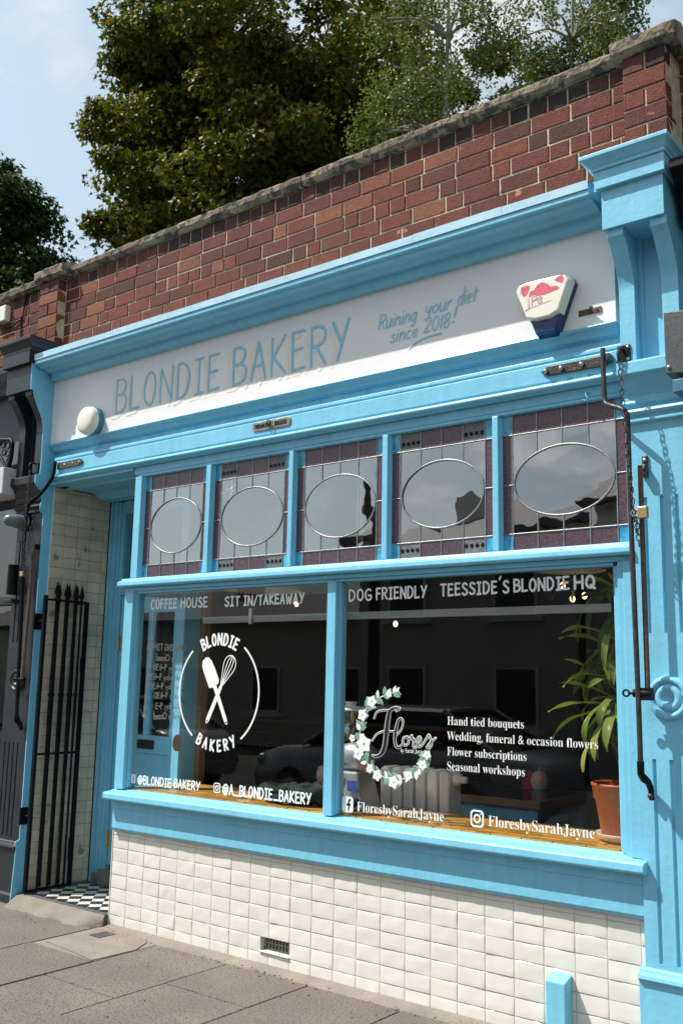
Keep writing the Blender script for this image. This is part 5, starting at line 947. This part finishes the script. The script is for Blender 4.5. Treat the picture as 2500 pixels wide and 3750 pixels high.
npart('shop_window', MB().box(-9.5, -6.09, .062, .066, .62, 2.74), glass('neighbour_glass', 2.2, .03, 3, (.25, .25, .25), .04))
npart('dark_backing', MB().box(-9.5, -5.84, .62, .655, .0, 3.5), BLACK)  # added black sheet, unseen itself, keeps the view through this glass dark
npart('shutter_box', MB().box(-9.0, -6.09, -.16, .0295, 2.745, 2.94), M('chipped_white_paint', (.50, .52, .53), .6, .1, 8, .1, 30, spots=(.06, .06, .06), spot_t=.64, spot_s=16), .006)
br = MB(); random.seed(3)                                   # cast iron scroll bracket
br.tube([(-6.45, -.10, 3.20), (-6.12, -.10, 3.155), (-6.095, -.10, 3.12)], .014, 8); br.tube(catmull([(-6.10, -.10, 3.13), (-6.105, -.10, 3.02), (-6.13, -.10, 2.93), (-6.10, -.10, 2.88)], 5), .016, 8); br.tube([(-6.45, -.10, 3.14), (-6.30, -.10, 3.10), (-6.20, -.10, 3.00), (-6.13, -.10, 2.92)], .012, 8)
for x, z, r_ in ((-6.40, 3.165, .018), (-6.34, 3.155, .020), (-6.28, 3.145, .022), (-6.22, 3.13, .026), (-6.16, 3.115, .026), (-6.20, 3.07, .022), (-6.15, 3.055, .022), (-6.135, 3.00, .020)): br.tube([(x + r_ * math.cos(a), -.10, z + r_ * math.sin(a)) for a in np.linspace(0, 6.28, 13)[:-1]], .0055, 6, True)
tag(obj('scroll_bracket', br, BLACK), 'black cast iron scroll bracket under the grey shop fascia', 'bracket')
lp = thing('spot_lamp', 'stubby grey cylindrical lamp sticking out of the dark pilaster', 'lamp', (-5.99, -.05, 2.55)); obj('lamp_body', MB().lathe([(.001, .17), (.026, .17), (.030, .155), (.040, .150), (.046, .09), (.050, .085), (.050, .02), (.058, .015), (.058, .0), (.001, .0)], (-5.985, -.015, 2.545), 'y', 24), M('blue_grey_enamel', (.09, .12, .145), .35, .1, 8), lp); obj('lamp_mount', MB().lathe([(.066, .012), (.066, -.0)], (-5.985, -.0145, 2.545), 'y', 24), BLACK, lp)
cn = thing('cable_conduit', 'short black conduit box clipped on the dark grey pilaster', 'conduit', (-6.05, -.05, 2.1)); obj('conduit_body', MB().tube([(-6.03, -.06, 2.24), (-6.03, -.06, 2.03)], .036, 14), BLACK, cn); obj('clip', MB().box(-6.10, -6.0, -.075, -.0145, 1.975, 2.0), DARK, cn, .004)
RB = thing('black_shopfront', 'black painted cornice of the neighbouring shop at the right edge', 'shop', (0, 0, 0)); rp_ = lambda nm, mb, mat, bv=0: obj(nm, mb, mat, RB, bv)
rp_('cornice', MB().px([(.16, 3.705), (-.20, 3.675), (-.21, 3.665), (-.21, 3.628), (-.17, 3.61), (-.155, 3.585), (-.10, 3.56), (-.085, 3.53), (-.075, 3.475), (-.06, 3.44), (.16, 3.44)], -1.268, 3), BLACK, .004); rp_('fascia', MB().box(-1.268, 3, .02, .12, 0, 3.44), DARK)
gbx = thing('metal_box', 'plain grey metal box fixed on the right blue pilaster', 'box', (-1.1, -.2, 2.85)); obj('box_shell', MB().add([(-1.312, -.215, 2.735), (-1.312, -.215, 3.000), (-.95, -.215, 2.96), (-.95, -.215, 2.70), (-1.312, -.10, 2.735), (-1.312, -.10, 3.000), (-.95, -.10, 2.96), (-.95, -.10, 2.70)], [(0, 1, 2, 3), (7, 6, 5, 4), (0, 4, 5, 1), (1, 5, 6, 2), (2, 6, 7, 3), (3, 7, 4, 0)]), GREYM, gbx, .004); obj('box_bracket', MB().box(-1.29, -.95, -.205, -.101, 2.655, 2.71), M('teal_bracket', (.04, .16, .24), .5, .2, 20), gbx, .004); obj('screw', MB().lathe([(.001, .006), (.008, .005), (.009, 0)], (-1.298, -.2155, 2.762), 'y', 10), STEEL, gbx)
# ---------------------------------------------------------------- brick parapet with stone coping
PW = thing('brick_parapet', 'red brick parapet wall with stone coping above the shopfront', 'wall', (-3.6, .1, 3.7)); random.seed(19)
def brick(mb, x0, x1, yf, z0, z1, depth=.05):
    j = lambda s: random.uniform(-s, s); x0 += .0045 + j(.0018); x1 -= .0045 + j(.0018); z0 += .0045 + j(.0016); z1 -= .0045 + j(.0016); yf += j(.0022); ch = .0035; k = []
    for (xx, zz, yy) in ((x0, z0, yf + ch), (x1, z0, yf + ch), (x1, z1, yf + ch), (x0, z1, yf + ch), (x0 + ch, z0 + ch, yf), (x1 - ch, z0 + ch, yf), (x1 - ch, z1 - ch, yf), (x0 + ch, z1 - ch, yf), (x0, z0, yf + depth), (x1, z0, yf + depth), (x1, z1, yf + depth), (x0, z1, yf + depth)): k.append((xx + j(.001), yy, zz + j(.001)))
    mb.add(k, [(4, 5, 6, 7), (0, 1, 5, 4), (1, 2, 6, 5), (2, 3, 7, 6), (3, 0, 4, 7), (8, 9, 1, 0), (9, 10, 2, 1), (10, 11, 3, 2), (11, 8, 0, 3)])
bk, tp, mo = MB(), MB(), MB()
ZT = 4.396; H = .0903; YW = .10
def run(xa, xb, yf):
    for r_ in range(9):
        z1 = ZT - H * r_; z0 = z1 - H; x = xa - random.uniform(0, .10); mode = [1, 0, 0, 2, 0, 0, 1, 0, 2][r_]
        while x < xb:
            ln = 0.1075 if (mode == 1 or (mode == 2 and random.random() < .5) or random.random() < .12) else .215
            a, b = max(x, xa), min(x + ln, xb)
            if b - a > .03: brick(tp if (r_ == 0 or random.random() < .012) else bk, a, b, yf, z0, z1)
            x += ln
def pier(xa, xb, yf):
    for r_ in range(9):
        z1 = ZT - .01 - H * r_; z0 = z1 - H
        if r_ % 2 == 0: xm = (xa + xb) / 2 + .004; brick(tp if r_ == 0 else bk, xa, xm, yf, z0, z1, .11); brick(tp if r_ == 0 else bk, xm, xb, yf, z0, z1, .11)
        else: brick(bk, xa, xb, yf, z0, z1, .11)
run(-5.872, -1.552, YW); run(-10.5, -6.112, YW); run(-1.34, 3.0, YW + .10); pier(-6.11, -5.874, .035); pier(-1.55, -1.342, .035)
mo.box(-10.5, -1.345, YW + .0055, YW + .30, 3.5, ZT); mo.box(-6.105, -5.879, .0425, YW + .005, 3.5, ZT - .01); mo.box(-1.545, -1.347, .0425, YW + .005, 3.5, ZT - .01); mo.box(-1.3449, 3.0, YW + .1055, YW + .32, 3.4, ZT)
nb_ = len(bk.f); bk.add(tp.v, tp.f); bo = obj('brickwork', bk, BRICK, PW); bo.data.materials.append(BRICKTOP)
for p_ in bo.data.polygons:
    if p_.index >= nb_: p_.material_index = 1
obj('mortar', mo, MORTAR, PW)
def coping(mb, x0, x1, yf, z0, z1, top):
    n = max(2, int((x1 - x0) / .045)); vs = []; pr = [(YW + .18, z0), (yf + .02, z0), (yf + .012, z0 + .012), (yf, z0 + .02), (yf - .002, z1 - .012), (yf + .012, z1), (yf + .09, top), (YW + .24, top - .03)]
    for i in range(n + 1):
        x = x0 + (x1 - x0) * i / n; e = .55 if i in (0, n) else 1
        for q, (y, z) in enumerate(pr): vs.append((x + random.uniform(-.003, .003) * e, y + random.uniform(-.0045, .0045) + (.006 if e < 1 and q < 6 else 0), z + random.uniform(-.004, .004)))
    k = len(pr); mb.add(vs, [(i * k + j, i * k + k + j, i * k + k + (j + 1) % k, i * k + (j + 1) % k) for i in range(n) for j in range(k)] + [tuple(range(k)), tuple(range(n * k + k - 1, n * k - 1, -1))], False)
random.seed(23); zc = 4.400
for a, b in ((-10.5, -8.9), (-8.895, -7.5), (-7.495, -6.156), (-5.784, -4.66), (-4.655, -3.556), (-3.550, -2.430), (-2.424, -1.600), (-1.278, 3.0)):
    c = MB(); yo = .055 if b < 0 else .17; coping(c, a, b, yo, zc - (.012 if a < -6 else 0), zc + .066, zc + .095); obj('coping', c, STONE, PW, .003)
for a, b, dz in ((-6.15, -5.79, .01), (-1.595, -1.284, .0)):
    c = MB(); coping(c, a, b, -.002, ZT + .0 + dz - .01, ZT + .078 + dz, ZT + .11 + dz); obj('pier_cap', c, STONE, PW, .003)

# ---------------------------------------------------------------- trees behind the parapet
def leaves(cent, nrm, size, shape, rnd, jit=.6, fold=.25):
    n = len(cent); a = nrm + rnd.normal(0, jit, (n, 3)); a /= np.linalg.norm(a, axis=1)[:, None]
    t = rnd.normal(0, 1, (n, 3)); t -= a * (t * a).sum(1)[:, None]; t /= np.linalg.norm(t, axis=1)[:, None]; b = np.cross(a, t)
    s = size * rnd.uniform(.65, 1.25, n); sh = np.array(shape); k = len(sh)
    v = cent[:, None, :] + (t[:, None, :] * sh[None, :, 0, None] + b[:, None, :] * sh[None, :, 1, None] - a[:, None, :] * (fold * np.abs(sh[None, :, 1, None]))) * s[:, None, None]
    return v.reshape(-1, 3), k
def leaf_mesh(name, v, n, k, halves):
    me = bpy.data.meshes.new(name); fs = []
    me.vertices.add(len(v)); me.vertices.foreach_set('co', v.astype(np.float32).ravel())
    h = len(halves[0]); idx = (np.arange(n)[:, None, None] * k + np.array(halves)[None]).reshape(-1)
    nf = n * len(halves); me.loops.add(nf * h); me.loops.foreach_set('vertex_index', idx.astype(np.int32)); me.polygons.add(nf); me.polygons.foreach_set('loop_start', np.arange(0, nf * h, h, dtype=np.int32)); me.update(calc_edges=True); return me
MAPLE_SH = [(0, 0), (.30, .46), (.42, .22), (1.0, 0), (.42, -.22), (.30, -.46), (.12, .30), (.12, -.30)]
MAPLE_H = [(0, 6, 1, 2, 3), (0, 3, 4, 5, 7)]
BIR_SH = [(0, 0), (.35, .34), (1, 0), (.35, -.34)]; BIR_H = [(0, 1, 2), (0, 2, 3)]
def tree(name, label, base, trunk_r, crown, per, size, mat, bark, seed, shape, halves, clump, limbs=14, droop=0, flat=.55, group=None):
    """crown: list of (centre, radii, clumps); clumps of leaves hang in shelves on the crown's outer volume"""
    rnd = np.random.default_rng(seed); T = thing(name, label, 'tree', base); tb = MB(); bz = base[2]
    top = np.array(max((c for c, r, n in crown), key=lambda c: c[2])); bx = Vector(base)
    sp = [Vector(base), bx.lerp(Vector(top), .35) + Vector((.2, .1, .2)), bx.lerp(Vector(top), .7) + Vector((-.2, .1, 0)), Vector(top) + Vector((0, 0, .5))]
    spine = catmull(sp, 5); nS = len(spine); tb.tube(spine, [trunk_r * (1 - .85 * i / (nS - 1)) for i in range(nS)], 10)
    cs, ns = [], []
    for c, r, n in crown:
        c = np.array(c); r = np.array(r); nb2 = max(3, n // 8); bd = rnd.normal(0, 1, (nb2, 3)); bd /= np.linalg.norm(bd, axis=1)[:, None]; bp_ = c + bd * r * (rnd.uniform(.45, 1.0, (nb2, 1)) ** .6)
        for q in range(n):
            d = rnd.normal(0, 1, 3); d /= np.linalg.norm(d); rad = rnd.uniform(.35, 1.0) ** .55
            p = c + d * r * rad
            if q % 5: b_ = q % nb2; d = bd[b_]; p = bp_[b_] + rnd.normal(0, 1, 3) * r.mean() * np.array([.30, .30, .13]) * (1 if not droop else .8)
            if q % max(1, n // limbs) == 0:
                s0 = spine[min(nS - 1, max(2, int(nS * np.clip((p[2] - bz - 1.0) / max(.1, top[2] - bz), .2, .95))))]
                e = Vector(c + (p - c) * .86); mid = s0.lerp(e, .5) + Vector((0, 0, .35 - .2 * droop)); P = catmull([s0, mid, e], 5); tb.tube(P, [max(.012, trunk_r * .22 * (1 - .9 * i / (len(P) - 1))) for i in range(len(P))], 6)
                for w in range(2 if bark is BARK else 0):
                    t2 = e + Vector(rnd.normal(0, .28, 3)) - Vector((0, 0, droop * .8)); tb.tube([P[-4], P[-4].lerp(t2, .5) + Vector((0, 0, .1)), t2], [.022, .014, .006], 5)
            m = int(per * rnd.uniform(.6, 1.3)); cr_ = clump * rnd.uniform(.6, 1.3)
            u = rnd.normal(0, 1, (m, 3)); u /= np.linalg.norm(u, axis=1)[:, None]; rr_ = rnd.uniform(.2, 1, (m, 1)) ** .5
            off = u * rr_ * cr_ * np.array([1, 1, flat])
            if droop: off = np.column_stack([rnd.normal(0, cr_ * .30, m), rnd.normal(0, cr_ * .30, m), -np.abs(rnd.uniform(0, 1, m)) * cr_ * droop * 2.2 + cr_ * .5]) + u * .05
            cs.append(p + off); nn = u * .5 + d * .5 + np.array([0, 0, .55]); ns.append(nn)
    cs = np.concatenate(cs); ns = np.concatenate(ns); v, k = leaves(cs, ns, size, shape, rnd)
    me = leaf_mesh('crown', v, len(cs), k, halves); obj('trunk', tb, bark, T); obj('crown', me, mat, T); return T
tree('maple_tree', 'big dense olive-green maple rising behind the parapet', (-12.6, 10.4, -.7), .34,
     [((-12.6, 10.5, 15.6), (3.6, 3.0, 3.4), 105), ((-15.0, 10.4, 14.6), (2.3, 1.9, 2.1), 60), ((-16.4, 10.2, 15.9), (1.2, 1.2, .9), 34), ((-17.6, 10.2, 14.4), (.9, .8, .6), 22), ((-14.4, 10.0, 12.4), (2.8, 1.6, 1.6), 66), ((-17.0, 10.2, 13.1), (1.0, .9, .6), 26), ((-17.0, 10.1, 11.6), (1.0, .9, .7), 26), ((-11.2, 9.9, 12.0), (2.6, 2.2, 2.2), 62), ((-15.9, 10.3, 17.0), (.8, .8, .8), 14)],
     300, .142, MAPLE, BARK, 5, MAPLE_SH, MAPLE_H, .72, 16, 0, .42)
tree('birch_tree', 'tall weeping birch with small hanging leaves, left of two behind the coping', (-7.6, 8.6, -.7), .15,
     [((-7.55, 8.2, 12.3), (.95, .9, 1.7), 60), ((-7.9, 8.0, 10.4), (1.25, .9, .9), 50), ((-8.6, 8.2, 9.6), (.9, .8, .6), 44)], 135, .060, BIRCHL, BIRCHB, 8, BIR_SH, BIR_H, .34, 18, 1.0)
tree('birch_tree', 'thinner weeping birch with a pale forked trunk, right of two behind the coping', (-5.7, 9.2, -.7), .14,
     [((-5.75, 9.0, 11.9), (1.05, .8, 1.2), 52), ((-6.3, 8.9, 10.7), (.9, .8, .8), 42), ((-5.0, 9.0, 11.6), (.40, .5, .8), 22), ((-6.1, 9, 9.6), (1.2, .9, .5), 46)], 125, .062, BIRCHL, BIRCHB, 12, BIR_SH, BIR_H, .34, 16, 1.0)
tree('sycamore_tree', 'dark green tree at the left edge beyond the brick parapet', (-22.5, 9.4, -.7), .30,
     [((-22.5, 9.4, 12.7), (1.2, 1.2, 1.7), 70), ((-21.8, 9.3, 11.2), (1.3, 1.1, 1.1), 64), ((-22.5, 9.4, 14.4), (.7, .7, .6), 22), ((-21.2, 9.2, 10.0), (1.0, .9, .7), 34)], 150, .16, DARKL, BARK, 15, MAPLE_SH, MAPLE_H, .55, 12)
tree('distant_tree', 'treetop low behind the wall between the maple and the birches', (-10.8, 13.5, -.7), .25,
     [((-11.6, 13.5, 11.6), (2.6, 1.4, 1.6), 55)], 140, .17, DARKL, BARK, 25, MAPLE_SH, MAPLE_H, .7, 8)

# ---------------------------------------------------------------- across the street (seen in the glass)
def house(x0, x1, yf, ze, zr, label, gable=False, door_x=None):
    h = thing('terraced_house', label, 'house', ((x0 + x1) / 2, yf, -.4), 'houses across the street'); b = MB()
    b.box(x0, x1, yf - 7, yf, -.6, ze); obj('wall', b, RENDER, h); rf = MB()
    if gable: rf.py([(x0 - .2, ze), (x1 + .2, ze), ((x0 + x1) / 2, zr)], yf - 7.2, yf + .25)
    else: rf.px([(yf - 7.2, ze + .002), (yf + .3, ze + .002), (yf + .3, ze + .12), (yf - 3.5, zr), (yf - 7.2, ze + .12)], x0 - .1, x1 + .1)
    r_ = obj('roof', rf, ROOFM, h); obj('chimney', MB().box(x0 + .4, x0 + 1.1, yf - 4, yf - 3.2, zr - .7, zr + .9), RENDER, r_)
    n = max(1, int((x1 - x0) / 2.6))
    for k in range(n):
        cx = x0 + (x1 - x0) * (k + .5) / n
        for z0, z1 in ((.45, 1.9), (3.1, 4.5)):
            if z1 > ze - .2: continue
            w = obj('window', MB().box(cx - .6, cx + .6, yf + .002, yf + .06, z0, z1).box(cx - .75, cx + .75, yf + .002, yf + .14, z0 - .13, z0 - .001), M('white_frame', (.50, .50, .48), .5, .05, 5), h); obj('pane', MB().box(cx - .52, cx + .52, yf + .061, yf + .066, z0 + .08, z1 - .08), DARKGL, w)
    return h
house(-15.9, -9.6, -17, 4.9, 6.3, 'grey rendered house across the street, reflected in the right-hand glass'); house(-9.4, -3.0, -17, 5.6, 7.4, 'second grey house across the street, nearer the camera side'); house(-2.8, 5, -17, 5.8, 8.0, 'third grey house across the street, to the right')
house(-26, -16.1, -19, 3.3, 4.5, 'low grey building across the street, reflected in the left-hand glass'); house(-40, -26.3, -20, 3.4, 4.9, 'long low building across the street, farthest left')
tp_ = thing('telegraph_pole', 'dark wooden telegraph pole across the street, reflected in the leaded lights', 'pole', (-12.2, -12.6, -.4)); obj('pole', MB().tube([(-12.2, -12.6, -.5), (-12.2, -12.6, 8.6)], [.14, .10], 12), BARK, tp_); obj('crossarm', MB().box(-12.9, -11.5, -12.66, -12.54, 8.0, 8.12), BARK, tp_)
def car(x, y, z, rot, label):
    c = thing('parked_car', label, 'car', (0, 0, 0), 'cars parked along the street'); W_ = .86
    sec = [(-2.1, .30, .62), (-2.05, .22, .78), (-1.6, .18, .88), (-.95, .18, .93), (.9, .18, .98), (1.7, .20, .96), (2.02, .26, .86), (2.1, .34, .62)]; vs = []
    for x_, zl, zh in sec:
        k = .80 if abs(x_) > 2.0 else .96 if abs(x_) > 1.5 else 1
        vs += [(x_, -W_ * k * .92, zl), (x_, -W_ * k, (zl + zh) / 2), (x_, -W_ * k * .94, zh - .05), (x_, -W_ * k * .80, zh), (x_, W_ * k * .80, zh), (x_, W_ * k * .94, zh - .05), (x_, W_ * k, (zl + zh) / 2), (x_, W_ * k * .92, zl)]
    b = MB().add(vs, [(8 * i + j, 8 * i + (j + 1) % 8, 8 * i + 8 + (j + 1) % 8, 8 * i + 8 + j) for i in range(len(sec) - 1) for j in range(8)] + [tuple(range(8)), tuple(range(8 * len(sec) - 1, 8 * len(sec) - 9, -1))], True); obj('body', b, CARP, c)
    cab = [(-1.15, .92, .92, .76), (-.35, 1.40, .93, .60), (.75, 1.43, .96, .60), (1.55, .98, .97, .74)]; v2 = []
    gl = MB(); rfm = MB()
    lo = [(-1.15, .925), (1.62, .955)]; hi = [(-.35, 1.40), (.85, 1.42)]
    for s_ in (-1, 1): gl.add([(-1.15, s_ * .74, .925), (1.62, s_ * .74, .955), (.85, s_ * .58, 1.40), (-.35, s_ * .58, 1.385)], [(0, 1, 2, 3)])
    gl.add([(-1.15, -.74, .925), (-1.15, .74, .925), (-.35, .58, 1.385), (-.35, -.58, 1.385)], [(0, 1, 2, 3)]); gl.add([(1.62, -.74, .955), (1.62, .74, .955), (.85, .58, 1.40), (.85, -.58, 1.40)], [(0, 1, 2, 3)]); obj('windows', gl, DARKGL, c)
    rfm.px([(-.60, 1.395), (-.5, 1.435), (0, 1.455), (.5, 1.435), (.60, 1.395)], -.42, .92)
    for s_ in (-1, 1):
        rfm.tube([(-1.20, s_ * .75, .92), (-.38, s_ * .595, 1.40)], .03, 6); rfm.tube([(1.66, s_ * .75, .95), (.88, s_ * .595, 1.41)], .035, 6); rfm.tube([(.25, s_ * .745, .94), (.22, s_ * .595, 1.41)], .03, 6)
    obj('roof', rfm, CARP, c, .01)
    for wx in (-1.32, 1.30):
        for s_ in (-1, 1): w = obj('wheel', MB().lathe([(.18, -.09), (.30, -.09), (.32, -.06), (.32, .06), (.30, .09), (.18, .09)], (wx, s_ * .76, .32), 'y', 24), TYRE, c); obj('rim', MB().lathe([(.001, .075 * s_), (.19, .085 * s_)], (wx, s_ * .76, .32), 'y', 20) if s_ < 0 else MB().lathe([(.001, -.085), (.19, -.085)], (wx, .76, .32), 'y', 20), STEEL, w)
    for s_ in (-1, 1): obj('headlight', MB().ball((-2.02, s_ * .58, .68), .12, 6, (.5, 1.2, .7)), STEEL, c)
    c.location = (x, y, z); c.rotation_euler.z = R(rot); return c
c1 = car(-7.2, -6.6, -.27, 0, 'dark car parked on the road, reflected low in the right display window'); c2_ = copy_tree(c1); c2_.location = (-13.3, -6.9, -.29); tag(c2_, 'dark car parked farther along the road, reflected low in the left display window', 'car', 'cars parked along the street')
